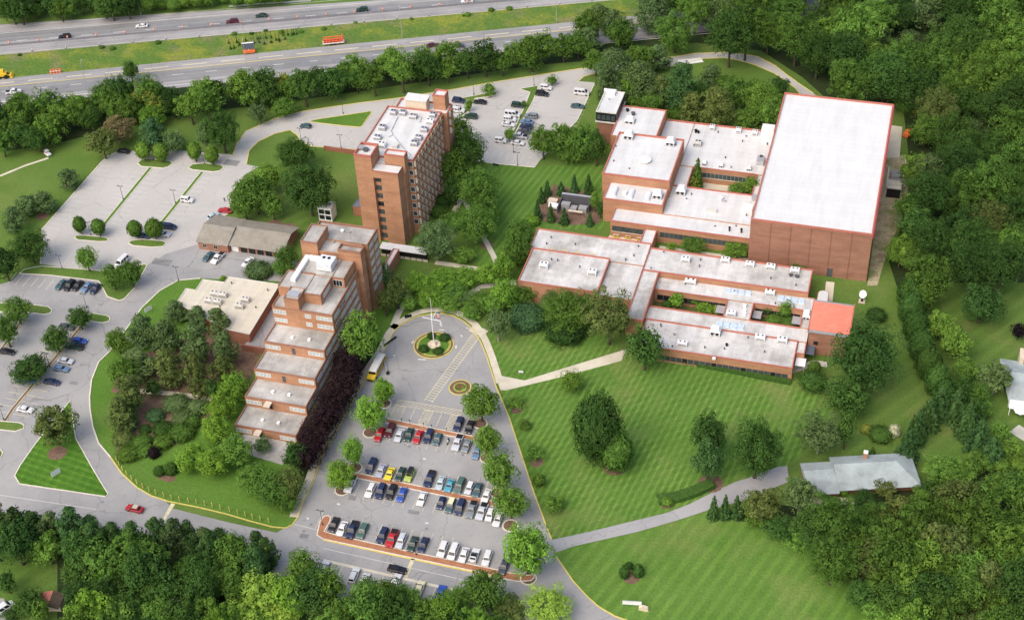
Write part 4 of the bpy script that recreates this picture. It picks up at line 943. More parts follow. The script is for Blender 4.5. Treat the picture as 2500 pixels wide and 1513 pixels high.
grove('in the lower left parking', [(40,757,77,77,B_,'mid'),(12,806,64,84,B_,'mid'),(193,776,62,64,B_,'deep'),(136,827,75,73,B_,'deep'),(71,901,103,79,B_,'dark')])
grove('on the triangular grass island', [(128,1036,118,118,K_,'olive')])
grove('in the pine grove beside the beige roof', [(285,832,66,70,B_,'mid'),(345,806,80,86,PI_,'pine'),(300,905,76,86,B_,'mid'),(430,758,66,58,PI_,'pine'),(482,775,62,66,PI_,'pine'),(534,785,66,76,PI_,'pine'),(402,820,86,90,PI_,'pine'),(478,840,90,105,PI_,'pine'),(548,850,70,92,PI_,'pine'),(335,890,110,86,PI_,'pine'),(412,895,90,96,PI_,'olive'),(482,915,76,104,PI_,'olive'),(545,905,66,84,PI_,'olive'),(316,960,88,100,PI_,'olive'),(292,1010,80,84,PI_,'olive'),(372,945,50,46,B_,'dark'),(520,950,40,60,B_,'dark')])
grove('against the stepped building on the garden side', [(572,945,78,84,B_,'bright'),(540,990,80,84,B_,'bright'),(528,1050,78,84,B_,'bright'),(474,1112,84,76,B_,'bright'),(520,1128,84,82,B_,'bright'),(575,1100,86,90,B_,'fresh'),(615,1165,90,80,B_,'fresh'),(665,1190,100,92,B_,'mid'),(706,1178,86,84,B_,'olive'),(722,1112,66,76,B_,'dark'),(700,1225,70,58,B_,'mid'),(640,1085,56,46,K_,'grey'),(450,1130,50,60,B_,'bright')])
grove('in the planted garden', [(307,1037,56,40,H_,'blue'),(378,1014,45,36,H_,'blue'),(430,985,66,44,H_,'grey'),(482,995,56,46,H_,'grey'),(450,1020,60,40,H_,'grey'),(396,1046,52,42,H_,'dark'),(301,1070,54,28,H_,'olive'),(347,1078,50,38,H_,'mid'),(400,1076,54,32,H_,'mid'),(445,1055,64,40,H_,'mid'),(312,1107,58,32,H_,'mid'),(350,1100,42,32,H_,'mid'),(376,1106,27,32,H_,'black'),(389,1150,28,28,H_,'deep'),(418,1145,32,36,H_,'deep'),(355,1048,30,22,H_,'dark'),(472,1030,36,34,H_,'mid')])
grove('on the lawn left of the high rise', [(719,374,103,89,B_,'deep'),(753,459,141,143,B_,'dark'),(622,470,98,107,B_,'mid'),(655,430,73,78,B_,'fresh'),(595,495,73,85,B_,'mid'),(664,500,56,71,B_,'fresh')])
grove('beside the garage and the beige roof', [(700,625,58,62,B_,'deep'),(631,660,69,53,H_,'grey'),(690,652,62,49,B_,'mid'),(545,680,15,15,H_,'bright')])
grove('along the right side of the high rise', [(1120,320,74,84,B_,'mid'),(1140,372,105,124,B_,'deep'),(1108,410,79,103,B_,'mid'),(1168,458,115,120,B_,'mid'),(1064,588,112,108,K_,'grey'),(1163,545,110,110,B_,'mid'),(1080,490,43,36,H_,'dark'),(1100,540,72,55,H_,'mid'),(1072,515,48,36,H_,'deep'),(1110,460,60,80,B_,'deep'),(1190,510,70,80,B_,'mid'),(1130,620,60,50,B_,'fresh')])
grove('on the lawn path left of the school', [(1272,570,80,76,B_,'mid'),(1252,614,60,66,B_,'fresh'),(1300,540,34,30,H_,'bright'),(1228,650,60,74,B_,'bright'),(1262,605,76,90,B_,'mid'),(1232,716,70,84,B_,'bright'),(1274,716,72,60,B_,'mid')])
grove('in the wooded path triangle above the loop', [(932,672,54,76,K_,'grey'),(968,706,64,92,K_,'olive'),(940,735,50,74,K_,'olive'),(1020,690,70,64,B_,'bright'),(1078,680,80,62,B_,'bright'),(1136,676,80,60,B_,'bright'),(1050,725,74,56,B_,'bright'),(1190,668,70,60,B_,'bright'),(1110,712,70,48,B_,'mid'),(1170,735,80,54,B_,'mid'),(1148,762,58,44,B_,'fresh'),(1095,742,60,44,B_,'fresh'),(1000,740,44,44,B_,'fresh'),(1205,740,60,60,B_,'fresh'),(1215,790,74,88,K_,'grey')])
grove('in front of the left school wing', [(1288,776,98,50,H_,'blue'),(1384,756,130,118,B_,'mid'),(1436,730,66,60,B_,'deep'),(1487,772,140,150,K_,'olive'),(1503,706,80,62,B_,'deep'),(1575,846,100,118,B_,'deep'),(1380,806,104,40,H_,'dark'),(1345,735,56,60,B_,'grey')])
grove('beside the bus at the loop', [(881,820,106,134,B_,'fresh')])
grove('in the purple row along the stepped building', [(854,884,78,80,B_,'purple'),(844,914,84,84,B_,'purple'),(832,950,88,84,B_,'purple'),(814,984,88,84,B_,'purple'),(796,1016,88,84,B_,'purple'),(778,1048,88,84,B_,'purple'),(760,1080,88,84,B_,'purple'),(744,1108,88,84,B_,'purple'),(862,862,50,60,B_,'purple')], noun='plum tree')
grove('on the left edge of the front parking', [(904,1008,86,94,B_,'bright'),(936,952,57,74,B_,'bright'),(861,1100,58,82,B_,'bright'),(830,1157,78,82,B_,'bright')])
grove('on the right edge of the front parking', [(1174,982,98,105,B_,'fresh'),(1191,1072,72,92,B_,'fresh'),(1219,1150,87,106,B_,'fresh'),(1246,1225,92,95,B_,'fresh'),(1286,1342,124,136,B_,'bright')])
grove('on the big striped lawn', [(1458,1042,124,176,E_,'dark'),(1504,1100,84,100,E_,'mid'),(1732,1060,86,120,B_,'dark'),(1730,1122,84,120,B_,'spruce'),(1848,1094,127,168,B_,'deep'),(1396,930,62,60,B_,'fresh'),(1629,1224,28,25,H_,'fresh')], clear=.03)
grove('along the kerb of the big lawn', [(1257,980,50,34,K_,'fresh'),(1283,1036,40,32,K_,'mid'),(1302,1104,62,48,K_,'fresh'),(1316,1172,30,32,H_,'mid'),(1352,1228,62,56,K_,'fresh')], clear=.02, name='shrub', cat='shrub', noun='loose shrub')
grove('behind the red roofed annex', [(2112,870,178,196,B_,'dark'),(2066,966,118,112,B_,'deep'),(1985,930,66,40,H_,'deep'),(1988,898,30,36,H_,'mid'),(2140,768,48,18,H_,'dark')], clear=.05)
grove('behind the grey roofed house', [(2002,1058,124,120,K_,'grey'),(2066,1046,46,92,B_,'deep'),(2183,1053,28,36,H_,'white'),(2150,1060,60,34,H_,'deep'),(2116,1048,30,26,H_,'gold'),(2130,1102,20,26,S_,'deep')])
grove('in the clipped hedge beside the villa lawn', [(2222,712,60,80,E_,'deep'),(2226,752,62,84,E_,'deep'),(2236,796,62,84,E_,'deep'),(2250,842,64,84,E_,'deep'),(2268,886,64,84,E_,'deep'),(2290,928,62,84,E_,'deep'),(2308,962,56,76,E_,'deep')], clear=.05, noun='hedge conifer')
grove('behind the clipped hedge', [(2246,720,80,84,B_,'mid'),(2296,792,82,84,B_,'fresh'),(2334,836,86,84,B_,'fresh'),(2360,900,70,70,B_,'fresh'),(2432,920,92,96,K_,'grey'),(2390,960,60,60,B_,'mid'),(2370,650,110,130,B_,'dark'),(2400,740,110,110,B_,'dark'),(2488,808,40,46,B_,'black')])
grove('in the spruce row above the house', [(2296,980,62,84,S_,'spruce'),(2268,1008,62,84,S_,'spruce'),(2240,1040,60,84,S_,'spruce'),(2218,1086,62,88,S_,'spruce')])
grove('in the hedge of the neighbouring house', [(2336,985,72,84,S_,'spruce'),(2366,1022,74,88,S_,'spruce'),(2394,1060,74,86,S_,'spruce'),(2424,1096,72,76,S_,'spruce'),(2350,950,60,70,B_,'deep'),(2382,1000,60,64,B_,'deep'),(2400,1000,50,50,B_,'mid'),(2440,1050,54,50,B_,'fresh'),(2472,1090,56,48,B_,'fresh'),(2440,1132,50,30,H_,'fresh'),(2490,1130,54,34,H_,'fresh')])
grove('below the villa driveway', [(1862,1232,112,112,K_,'olive'),(1955,1205,96,110,K_,'grey'),(1743,1238,32,56,S_,'spruce'),(1771,1236,32,58,S_,'spruce'),(1799,1236,34,56,S_,'spruce'),(1970,1290,90,70,K_,'grey'),(1850,1262,70,50,B_,'mid'),(1905,1288,84,76,B_,'deep'),(1958,1322,86,76,K_,'fresh'),(2036,1386,90,84,B_,'mid'),(2108,1448,92,84,B_,'deep'),(2146,1500,90,80,K_,'fresh')])
grove('in front of the grey roofed house', [(2318,1150,136,104,K_,'fresh'),(2160,1192,66,56,K_,'olive'),(2060,1200,24,30,H_,'bright'),(2192,1250,86,96,PI_,'olive'),(2292,1258,52,48,K_,'lime'),(2250,1215,70,60,PI_,'mid'),(2385,1130,80,70,K_,'mid'),(2270,1195,60,60,B_,'deep'),(2110,1215,60,50,B_,'dark'),(2030,1225,50,40,B_,'mid'),(2440,1180,80,70,B_,'mid')])
grove('in the tree circle on the lower slope', [(1524,1397,24,40,H_,'deep'),(1558,1394,28,38,H_,'deep'),(1536,1380,20,18,H_,'dark')])
grove('in the larger courtyard', [(1652,733,37,44,B_,'bright'),(1704,732,48,30,B_,'mid'),(1720,752,48,34,B_,'bright'),(1750,756,34,26,B_,'lime'),(1630,742,26,18,H_,'deep')])
grove('in the smaller courtyard', [(1918,756,38,50,B_,'fresh'),(1872,752,36,36,B_,'deep'),(1890,780,40,18,H_,'mid'),(1925,786,46,20,H_,'mid')])
grove('in the walled court beside the gymnasium', [(1703,425,34,72,S_,'mid'),(1690,448,36,40,B_,'gold'),(1800,462,50,42,B_,'fresh'),(1836,455,44,52,B_,'fresh')])
grove('between the two school ranges', [(1640,603,27,28,B_,'bright'),(1690,598,66,42,B_,'mid'),(1796,608,72,44,B_,'fresh'),(1856,622,50,40,S_,'blue'),(1955,643,66,30,H_,'mid')])
grove('around the equipment yard', [(1336,459,22,38,S_,'spruce'),(1322,476,22,38,S_,'spruce'),(1312,512,24,46,S_,'spruce'),(1345,519,24,44,S_,'spruce'),(1378,527,28,40,S_,'spruce'),(1440,534,22,34,S_,'spruce'),(1370,460,28,34,S_,'spruce'),(1402,448,24,44,S_,'spruce'),(1437,450,28,48,S_,'spruce'),(1451,488,24,62,B_,'fresh'),(1466,508,26,44,B_,'deep')])
grove('between the upper parking and the tall hall', [(1326,345,72,86,B_,'mid'),(1372,338,78,92,B_,'mid'),(1422,345,78,96,B_,'mid'),(1456,355,60,92,B_,'deep'),(1398,372,84,56,B_,'mid')])
grove('on the wooded knoll behind the school', [(1500,168,102,108,PI_,'pine'),(1562,142,87,84,B_,'mid'),(1562,196,100,108,PI_,'pine'),(1606,140,72,69,PI_,'pine'),(1536,212,70,84,B_,'fresh'),(1484,205,62,96,PI_,'pine'),(1662,212,102,115,PI_,'spruce'),(1735,192,67,69,PI_,'pine'),(1752,256,100,100,PI_,'olive'),(1800,225,75,84,B_,'mid'),(1862,240,95,100,B_,'fresh'),(1830,285,87,60,B_,'mid'),(1902,212,52,60,B_,'dark'),(1886,272,72,84,B_,'fresh'),(1552,246,55,48,B_,'fresh'),(1690,262,75,72,PI_,'olive'),(1620,222,65,76,PI_,'olive'),(1455,150,70,70,B_,'mid'),(1530,180,60,80,PI_,'pine'),(1590,250,60,60,B_,'mid'),(1700,225,66,70,B_,'deep'),(1770,205,60,60,B_,'mid'),(1660,270,70,50,H_,'mid'),(1510,240,60,60,PI_,'pine'),(1845,215,60,56,B_,'mid')])
grove('on the islands of the upper parking', [(1193,217,38,32,B_,'fresh'),(1145,256,22,32,B_,'fresh'),(1347,196,30,28,B_,'mid'),(1279,253,15,16,B_,'mid'),(1243,328,30,36,B_,'fresh')])
grove('in the round loop bed', [(1053,820,20,19,H_,'dark'),(1086,824,27,23,H_,'dark'),(1034,852,26,22,H_,'dark'),(1070,857,26,18,H_,'dark')], noun='clipped bush')
# hedge along the south front of the school
def hedge(px, w, h, tone, label):
    r = random.Random(len(px)*7+int(px[0][0])); pts = [Vector(q) for q in site(px)]; mb = MB(); s = .32
    for a, c in zip(pts[:-1], pts[1:]):
        L_ = (c-a).length; d = (c-a)/L_; nn = Vector((-d.y, d.x))
        for _ in range(int(L_*26)):
            t = r.uniform(0, L_); f = r.random()
            if f < .5: x, z, nv = r.uniform(-.5,.5)*w, h+r.uniform(-.1,.08), Vector((0,0,1))
            else: sg = 1 if f < .75 else -1; x, z, nv = sg*w*.5+r.uniform(-.08,.08), r.uniform(.02,h), Vector((nn.x*sg,nn.y*sg,.3))
            q = a + d*t + nn*x; leafquad(mb, Vector((q.x,q.y,z)), (nv+rdir(r)*.5).normalized(), s, r)
    ribbon(mb, [tuple(p) for p in pts], w*.86, 0, h*.92)
    o = mb.build('hedge', M['leaf']); o.color = (*TONE[tone], 1); tag(o, label, 'hedge'); return o
hedge([(1625,878),(1700,891),(1800,911),(1930,937)], 1.5, 1.2, 'deep', 'long low clipped hedge under the south school windows')
hedge([(395,1080),(430,1064),(458,1050),(474,1030)], 4.2, 1.5, 'mid', 'broad curved green hedge on the garden edge')
hedge([(300,1112),(335,1100),(366,1086)], 3.6, 1.3, 'fresh', 'short broad hedge at the garden corner near the ring road')
hedge([(1950,918),(1975,932),(2000,948)], 2.4, 1.2, 'deep', 'short broad hedge at the corner of the striped lawn')
hedge([(1606,1224),(1650,1218),(1690,1206),(1738,1184)], 3.2, 1.4, 'deep', 'dark clipped hedge between the striped lawn and the driveway')
# woods
def inside(u, v, poly):
    c = False; n = len(poly)
    for i in range(n):
        (x0,y0),(x1,y1) = poly[i], poly[(i+1)%n]
        if (y0 > v) != (y1 > v) and u < (x1-x0)*(v-y0)/(y1-y0)+x0: c = not c
    return c
def wood(poly, du, dv, w, hw, mixt, place, group, seed, skip=None, wv=.22, clear=.12):
    r = random.Random(seed); us = [p[0] for p in poly]; vs = [p[1] for p in poly]; v = min(vs); row = 0; n = 0
    while v < max(vs):
        u = min(us) + (du/2 if row % 2 else 0)
        while u < max(us):
            uu, vv = u+r.uniform(-.36,.36)*du, v+r.uniform(-.36,.36)*dv
            if inside(uu, vv, poly) and not (skip and skip(uu, vv)):
                k = r.random(); acc = 0
                for kind, tone, pr in mixt:
                    acc += pr
                    if k < acc: break
                ww = w*r.uniform(1-wv, 1+wv)*(.78 if kind in ('pine','spruce') else 1); hh = ww*hw*r.uniform(.88,1.15)
                tree(uu, vv, ww, hh, kind, tone, f"{WORD[tone]} {NAMES[kind][1]} {place}", f"{WORD[tone]} {NAMES[kind][1]}s {group}", r.uniform(0, .5), rnd=r, jk=.26, dim=.92, name='woodland_tree' if kind in (B_, K_) else None, cat='woodland tree' if kind in (B_, K_) else None); n += 1
            u += du
        v += dv; row += 1
    return n
cnt = []
cnt.append(wood([(1560,-75),(2600,-75),(2560,690),(2420,640),(2330,640),(2275,700),(2206,690),(2190,640),(2222,560),(2228,470),(2236,420),(2292,372),(2300,300),(2270,262),(2200,225),(2060,205),(1990,165),(1920,120),(1840,95),(1720,85),(1590,80),(1545,20)], 74, 56, 118, .98,
    [(K_,'mid',.3),(B_,'deep',.24),(B_,'dark',.14),(K_,'dark',.1),(K_,'fresh',.14),(PI_,'pine',.05),(B_,'olive',.03)], 'in the dense wood around the gymnasium', 'of the dense wood', 21))
cnt.append(wood([(1420,40),(1470,25),(1560,60),(1545,105),(1450,118),(1400,110)], 52, 40, 70, 1.0, [(B_,'mid',.6),(PI_,'pine',.4)], 'where highway belt and wood meet', 'where belt and wood meet', 5))
belt = [(-20,285),(60,238),(130,240),(200,248),(270,215),(330,200),(390,215),(450,232),(540,205),(620,200),(700,195),(760,180),(850,155),(930,150),(1000,140),(1060,136),(1180,122),(1300,108),(1400,85),(1400,122),(1300,145),(1210,160),(1100,172),(960,190),(890,215),(800,215),(720,232),(620,238),(530,245),(420,265),(330,300),(260,295),(160,305),(130,335),(-20,355)]
cnt.append(wood(belt, 44, 28, 72, 1.0, [(K_,'mid',.34),(B_,'deep',.22),(B_,'dark',.08),(K_,'fresh',.28),(B_,'bright',.05),(K_,'gold',.03)], 'in the belt along the highway', 'of the highway belt', 33))
cnt.append(wood([(-20,-12),(330,-14),(318,12),(250,22),(150,32),(-20,38)], 38, 18, 60, .95, [(B_,'dark',.5),(B_,'deep',.3),(K_,'mid',.2)], 'beyond the highway', 'beyond the highway', 8))
cnt.append(wood([(330,-6),(700,-14),(680,-2),(340,14)], 34, 12, 42, .8, [(H_,'mid',.6),(H_,'fresh',.4)], 'on the verge beyond the highway', 'on the verge beyond the highway', 9))
bot = [(-20,1268),(60,1282),(150,1276),(250,1282),(360,1302),(440,1310),(520,1322),(600,1346),(690,1362),(750,1400),(800,1446),(900,1440),(985,1462),(1060,1494),(1160,1500),(1240,1520),(1240,1545),(150,1545),(158,1390),(130,1352),(-20,1325)]
limed = lambda u, v: abs(u-640) < 62 and v > 1330 or u > 1400
cnt.append(wood([(-20,1252),(60,1266),(150,1262),(250,1272),(360,1286),(440,1292),(520,1304),(600,1326),(690,1342),(690,1376),(600,1376),(440,1340),(300,1320),(150,1318),(-20,1300)], 44, 30, 84, 1.3, [(PI_,'spruce',.5),(PI_,'pine',.35),(B_,'mid',.15)], 'in the pine screen along the entry road', 'of the entry road screen', 13, lambda u, v: 240 < u < 400 and v < 1292))
cnt.append(wood([(-20,1310),(140,1330),(300,1345),(440,1362),(600,1400),(690,1375),(750,1410),(800,1440),(900,1438),(985,1456),(1060,1484),(1130,1490),(1240,1510),(1240,1550),(185,1550),(170,1400),(130,1345),(-20,1322)], 58, 44, 98, 1.05, [(K_,'mid',.34),(B_,'deep',.24),(K_,'fresh',.18),(B_,'dark',.14),(K_,'bright',.1)], 'in the wood below the entry road', 'of the wood below the entry road', 17, limed))
grove('in front of the bottom wood', [(628,1350,58,78,K_,'lime'),(640,1440,112,112,K_,'lime'),(690,1492,90,80,K_,'lime'),(600,1490,100,90,K_,'lime'),(648,1515,90,70,B_,'fresh'),(580,1440,80,80,B_,'mid'),(700,1430,80,80,K_,'fresh'),(1180,1440,112,116,B_,'mid'),(1336,1478,138,104,K_,'lime'),(1240,1485,100,80,B_,'olive'),(1120,1462,80,70,B_,'fresh'),(985,1462,90,80,B_,'fresh'),(900,1450,90,86,B_,'mid'),(800,1430,90,100,B_,'fresh'),(740,1385,90,96,B_,'mid'),(268,1306,28,40,H_,'white')])
grove('beside the loading dock', [(2262,318,84,84,B_,'mid'),(2238,415,86,100,B_,'fresh'),(2222,510,84,96,B_,'mid'),(2200,610,80,90,B_,'fresh'),(2250,262,80,60,B_,'mid'),(2215,255,60,40,H_,'fresh')])
grove('beside the lower left corner lawn', [(14,1418,50,66,B_,'deep'),(70,1470,80,76,B_,'deep'),(102,1490,50,60,B_,'mid'),(30,1500,50,40,B_,'dark')])
cnt.append(wood([(1900,1270),(2010,1250),(2140,1240),(2240,1235),(2370,1160),(2560,1200),(2560,1550),(2170,1550),(2160,1480),(2060,1410),(2000,1350),(1930,1310)], 68, 54, 112, 1.05, [(K_,'mid',.26),(B_,'mid',.2),(K_,'fresh',.16),(B_,'deep',.12),(PI_,'olive',.16),(B_,'olive',.1)], 'in the wood below the house', 'of the wood below the house', 27))
rs = random.Random(4)
for i in range(26):
    f = i/25; tree(560+f*165+rs.uniform(-4,4), 108-f*22+rs.choice((-5,3,9))+rs.uniform(-1,1), rs.uniform(5,8), rs.uniform(6,9), S_, 'deep', 'small dark planted sapling on the bare median strip', 'planted saplings on the median', name='sapling', cat='sapling')
for i in range(16):
    f = rs.random(); u = f*1300; v = 134-u*.0915+rs.uniform(0,11); tree(u, v, rs.uniform(8,16), rs.uniform(4,7), H_, rs.choice(('deep','mid','fresh')), 'low scrub bush on the far edge of the highway median', 'scrub bushes on the median', name='scrub_bush', cat='bush')
print('woods', cnt, sum(cnt))
# ------------------------------------------------------------------ vehicles (nose towards +X)
SPEC = {  # L, W, H, belt, bonnet, boot, cabin bottom x0,x1, cabin top x0,x1
 'sedan': (4.7,1.8,1.43,.92,.9,.95,-1.75,1.0,-1.0,.25), 'hatchback': (4.0,1.72,1.48,.95,.92,.95,-1.9,.95,-1.55,.25), 'coupe': (4.4,1.85,1.25,.85,.8,.9,-1.6,.75,-.85,.05),
 'suv': (4.75,1.9,1.78,1.08,1.06,1.08,-2.28,1.1,-2.0,.45), 'minivan': (5.0,1.95,1.78,1.08,1.0,1.08,-2.4,1.6,-2.15,.6), 'pickup': (5.6,1.98,1.85,1.12,1.1,1.1,-.75,1.35,-.45,.65),
 'wagon': (4.8,1.8,1.5,.95,.92,.95,-2.2,1.0,-1.9,.3), 'jeep': (4.2,1.8,1.82,1.1,1.08,1.1,-2.0,.8,-1.95,.55), 'van': (5.6,2.05,2.15,1.2,1.1,1.2,-2.7,1.9,-2.6,1.0)}
def carmeshes(k):
    Lc, W, H, belt, bon, boot, xb0, xb1, xt0, xt1 = SPEC[k]; h = Lc/2; w = W/2; D = {}
    prof = [(-h+.05,.3),(-h,.55),(-h+.06,boot-.08),(-h+.25,boot),(xb0,belt),(xb1,belt),(h-.55,bon-.06),(h-.14,bon-.2),(h,.6),(h-.04,.3)]
    mb = MB(); n = len(prof)
    rings = []
    for yy, ins in ((-w,.06),(-w+.09,0),(w-.09,0),(w,.06)):
        b0 = len(mb.v); rings.append(b0)
        for x, z in prof: mb.v.append((x*(1-ins*.25), yy, z - (ins if z > .6 else -ins)))
    for a, c in zip(rings[:-1], rings[1:]):
        for i in range(n): j = (i+1) % n; mb.f.append((a+i, c+i, c+j, a+j)); mb.m.append(0)
    mb.f.append(tuple(rings[0]+i for i in range(n))); mb.m.append(0); mb.f.append(tuple(rings[-1]+n-1-i for i in range(n))); mb.m.append(0)
    wb, wt = w-.1, w-.28
    mb.frustum((xb0,xb1,-wb,wb),(xt0,xt1,-wt,wt),belt-.02,H,0)
    mb.frustum((xt0+.06,xt1-.05,-wt+.06,wt-.06),(xt0+.2,xt1-.2,-wt+.2,wt-.2),H,H+.035,0)
    if k == 'pickup':
        mb.box(-h+.1,-.8,-w+.14,w-.14,bon+.0,bon+.015,1)
    D['body'] = mb.mesh('body', [M['paint'], M['black']])
    def pane(q):        # four corners, thickened outwards
        m2 = MB(); c = sum((Vector(p) for p in q), Vector())/4; nr = (Vector(q[1])-Vector(q[0])).cross(Vector(q[3])-Vector(q[0])).normalized()
        q2 = [c+(Vector(p)-c)*.9+nr*.012 for p in q]; m2.face(q2); m2.face([p-nr*.03 for p in q2][::-1])
        for i in range(4): j = (i+1) % 4; m2.face([q2[i]-nr*.03, q2[j]-nr*.03, q2[j], q2[i]])
        return m2
    z0, z1 = belt, H-.03
    D['windshield'] = pane([(xb1,-wb,z0),(xb1,wb,z0),(xt1,wt,z1),(xt1,-wt,z1)]).mesh('windshield', M['carglass'])
    D['rear_window'] = pane([(xb0,wb,z0),(xb0,-wb,z0),(xt0,-wt,z1),(xt0,wt,z1)]).mesh('rear_window', M['carglass'])
    D['side_window'] = []
    for s in (-1, 1):
        m2 = MB(); cuts = 2 if k not in ('suv','minivan','wagon','van') else 3
        if k == 'coupe': cuts = 1
        for i in range(cuts):
            f0, f1 = i/cuts+.02, (i+1)/cuts-.02; lb = lambda f: xb0+.12+(xb1-.2-xb0)*f; lt = lambda f: xt0+.06+(xt1-xt0-.12)*f
            q = [(lb(f0),s*wb,z0+.05),(lb(f1),s*wb,z0+.05),(lt(f1),s*wt,z1-.04),(lt(f0),s*wt,z1-.04)]
            if s > 0: q = q[::-1]
            p = pane(q); o = len(m2.v); m2.v += p.v; m2.f += [tuple(o+i for i in f) for f in p.f]; m2.m += p.m
        D['side_window'].append(m2.mesh('side_window', M['carglass']))
    r = .34 if k not in ('suv','pickup','jeep','van') else .39
    m2 = MB(); m2.cyl((0,-.11,0),(0,.11,0),r,r,14,0); D['wheel'] = m2.mesh('wheel', [M['tyre']]); m2 = MB(); m2.cyl((0,-.125,0),(0,.125,0),r*.6,r*.6,10,0); D['rim'] = m2.mesh('rim', M['rim'])
    D['wp'] = [(sx*h*.6+(.06 if sx > 0 else -.02), sy*(w-.1), r) for sx in (-1,1) for sy in (-1,1)]
    m2 = MB(); m2.box(-.04,.04,-.2,.2,-.08,.08); D['lamp'] = m2.mesh('headlight', M['lampglass']); m2 = MB(); m2.box(-.04,.04,-.16,.16,-.1,.1); D['tail'] = m2.mesh('taillight', M['taillight'])
    D['lp'] = [(h-.06, s*(w-.32), .68) for s in (-1,1)]; D['tp'] = [(-h+.03, s*(w-.28), .78) for s in (-1,1)]
    m2 = MB(); m2.box(-.08,.08,-.1,.1,-.06,.06); D['mirror'] = m2.mesh('mirror', M['black']); D['mp'] = [(xb1-.25, s*(w+.06), belt+.05) for s in (-1,1)]
    return D
_cm = {}
PAINT = {'white': (.66,.66,.65), 'silver': (.5,.52,.55), 'grey': (.2,.22,.24), 'black': (.012,.012,.015), 'navy blue': (.015,.025,.07), 'blue': (.03,.08,.36), 'red': (.42,.015,.02), 'maroon': (.09,.012,.02), 'dark green': (.015,.045,.035), 'teal': (.045,.1,.115), 'turquoise': (.08,.3,.4),
 'yellow': (.72,.56,.03), 'lime green': (.36,.45,.08), 'green': (.06,.12,.1), 'aqua': (.42,.5,.52), 'lavender grey': (.38,.39,.47), 'tan': (.5,.45,.32), 'dark grey': (.06,.07,.08), 'steel blue': (.12,.2,.33), 'cream': (.7,.65,.42)}
HEAD = {'D': -90, 'U': 90, 'L': 180, 'R': 0}
def car(x, y, rz, kind, color, label, group, roof=None):
    if kind not in _cm: _cm[kind] = carmeshes(kind)
    D = _cm[kind]; nm = {'suv': 'suv'}.get(kind, kind)
    r = thing('parked_car' if kind not in ('pickup','van','minivan','suv') else {'pickup':'pickup_truck','van':'van','minivan':'minivan','suv':'suv'}[kind], label, {'pickup':'pickup truck','van':'van','minivan':'minivan','suv':'suv'}.get(kind,'car'), (x, y, .045), rz, group)
    inst('body', D['body'], r, color=PAINT[color]); inst('windshield', D['windshield'], r); inst('rear_window', D['rear_window'], r)
    for q in D['side_window']: inst('side_window', q, r)
    for p in D['wp']: inst('rim', D['rim'], inst('wheel', D['wheel'], r, p))
    for p in D['lp']: inst('headlight', D['lamp'], r, p)
    for p in D['tp']: inst('taillight', D['tail'], r, p)
    for p in D['mp']: inst('mirror', D['mirror'], r, p)
    if roof:
        Lc, W, H, belt, bon, boot, xb0, xb1, xt0, xt1 = SPEC[kind]; mb = MB(); mb.box(xt0-.05,xt1+.02,-W/2+.25,W/2-.25,H+.02,H+.06); o = mb.build('roof', M['paint'], r, loc=(0,0,0)); o.color = (*PAINT[roof],1)
    return r
def row(place, items, group, f, dr='D'):
    key = {}
    for it in items: key.setdefault((it[2], it[3]), []).append(it)
    for it in items:
        same = sorted(key[(it[2], it[3])]); kind = it[2]; kn = kind.upper() if kind == 'suv' else kind
        cn = it[3] if len(it) < 6 else f"{it[5]} roofed {it[3]}"
        lab = f"{cn} {kn} {place}" if len(same) == 1 else f"{ORD[same.index(it)]} {cn} {kn} from the left {place}"
        u, v = f(it[0], it[1]); p = P(u, v, .75); d = it[4] if len(it) > 4 else dr
        car(p.x, p.y, rad(HEAD[d] if d in HEAD else d) + rad(rt.uniform(-2, 2)), kind, it[3], lab, group, it[5] if len(it) > 5 else None)
cr = lambda x0, y0, s: (lambda x, y: (x0+x/s, y0+y/s))
fb, fa, fc, fq, fl, fu = cr(840,1000,5.5225), cr(720,1200,4.7625), cr(700,1200,3.52), cr(0,600,3.52), cr(0,300,3.52), cr(1090,200,6.778)
row('parked below the upper brick median', [(480,330,'wagon','red'),(620,275,'suv','maroon'),(745,340,'sedan','silver'),(875,330,'sedan','dark green'),(1000,360,'sedan','red'),(1140,355,'suv','navy blue'),(1262,395,'hatchback','teal'),(1530,440,'pickup','silver'),(1655,480,'sedan','grey'),(1792,570,'sedan','steel blue')], 'cars of the front parking', fb)
row('parked above the upper brick median', [(1545,195,'suv','navy blue'),(1692,228,'sedan','black')], 'cars of the front parking', fb)
row('parked above the middle brick median', [(370,755,'minivan','navy blue'),(500,815,'sedan','lavender grey'),(612,860,'coupe','yellow'),(760,862,'sedan','dark green'),(885,880,'jeep','lime green','D','black'),(1155,925,'pickup','navy blue'),(1300,980,'sedan','aqua'),(1420,1015,'coupe','turquoise'),(1560,1020,'minivan','green'),(1690,1052,'hatchback','silver','D','white'),(1798,1075,'sedan','teal'),(1920,1155,'sedan','white')], 'cars of the front parking', fb)
row('parked below the middle brick median', [(90,1000,'pickup','white'),(355,1080,'wagon','white'),(495,1095,'suv','navy blue'),(640,1105,'suv','black'),(780,1140,'sedan','blue'),(1050,1192,'sedan','white'),(1310,1252,'hatchback','navy blue'),(1435,1283,'wagon','teal','D','cream'),(1565,1310,'minivan','navy blue'),(1722,1340,'pickup','grey'),(1860,1365,'pickup','silver'),(1965,1412,'hatchback','white'),(2075,1470,'sedan','white')], 'cars of the front parking', fb)
row('parked above the long front brick median', [(452,378,'sedan','black'),(548,425,'sedan','white'),(668,438,'pickup','navy blue'),(790,450,'wagon','green'),(1020,507,'suv','navy blue'),(1132,537,'pickup','red'),(1235,567,'wagon','silver'),(1370,602,'sedan','dark green'),(1492,612,'sedan','navy blue'),(1718,672,'suv','white'),(1842,695,'minivan','white')], 'cars of the front parking', fa)
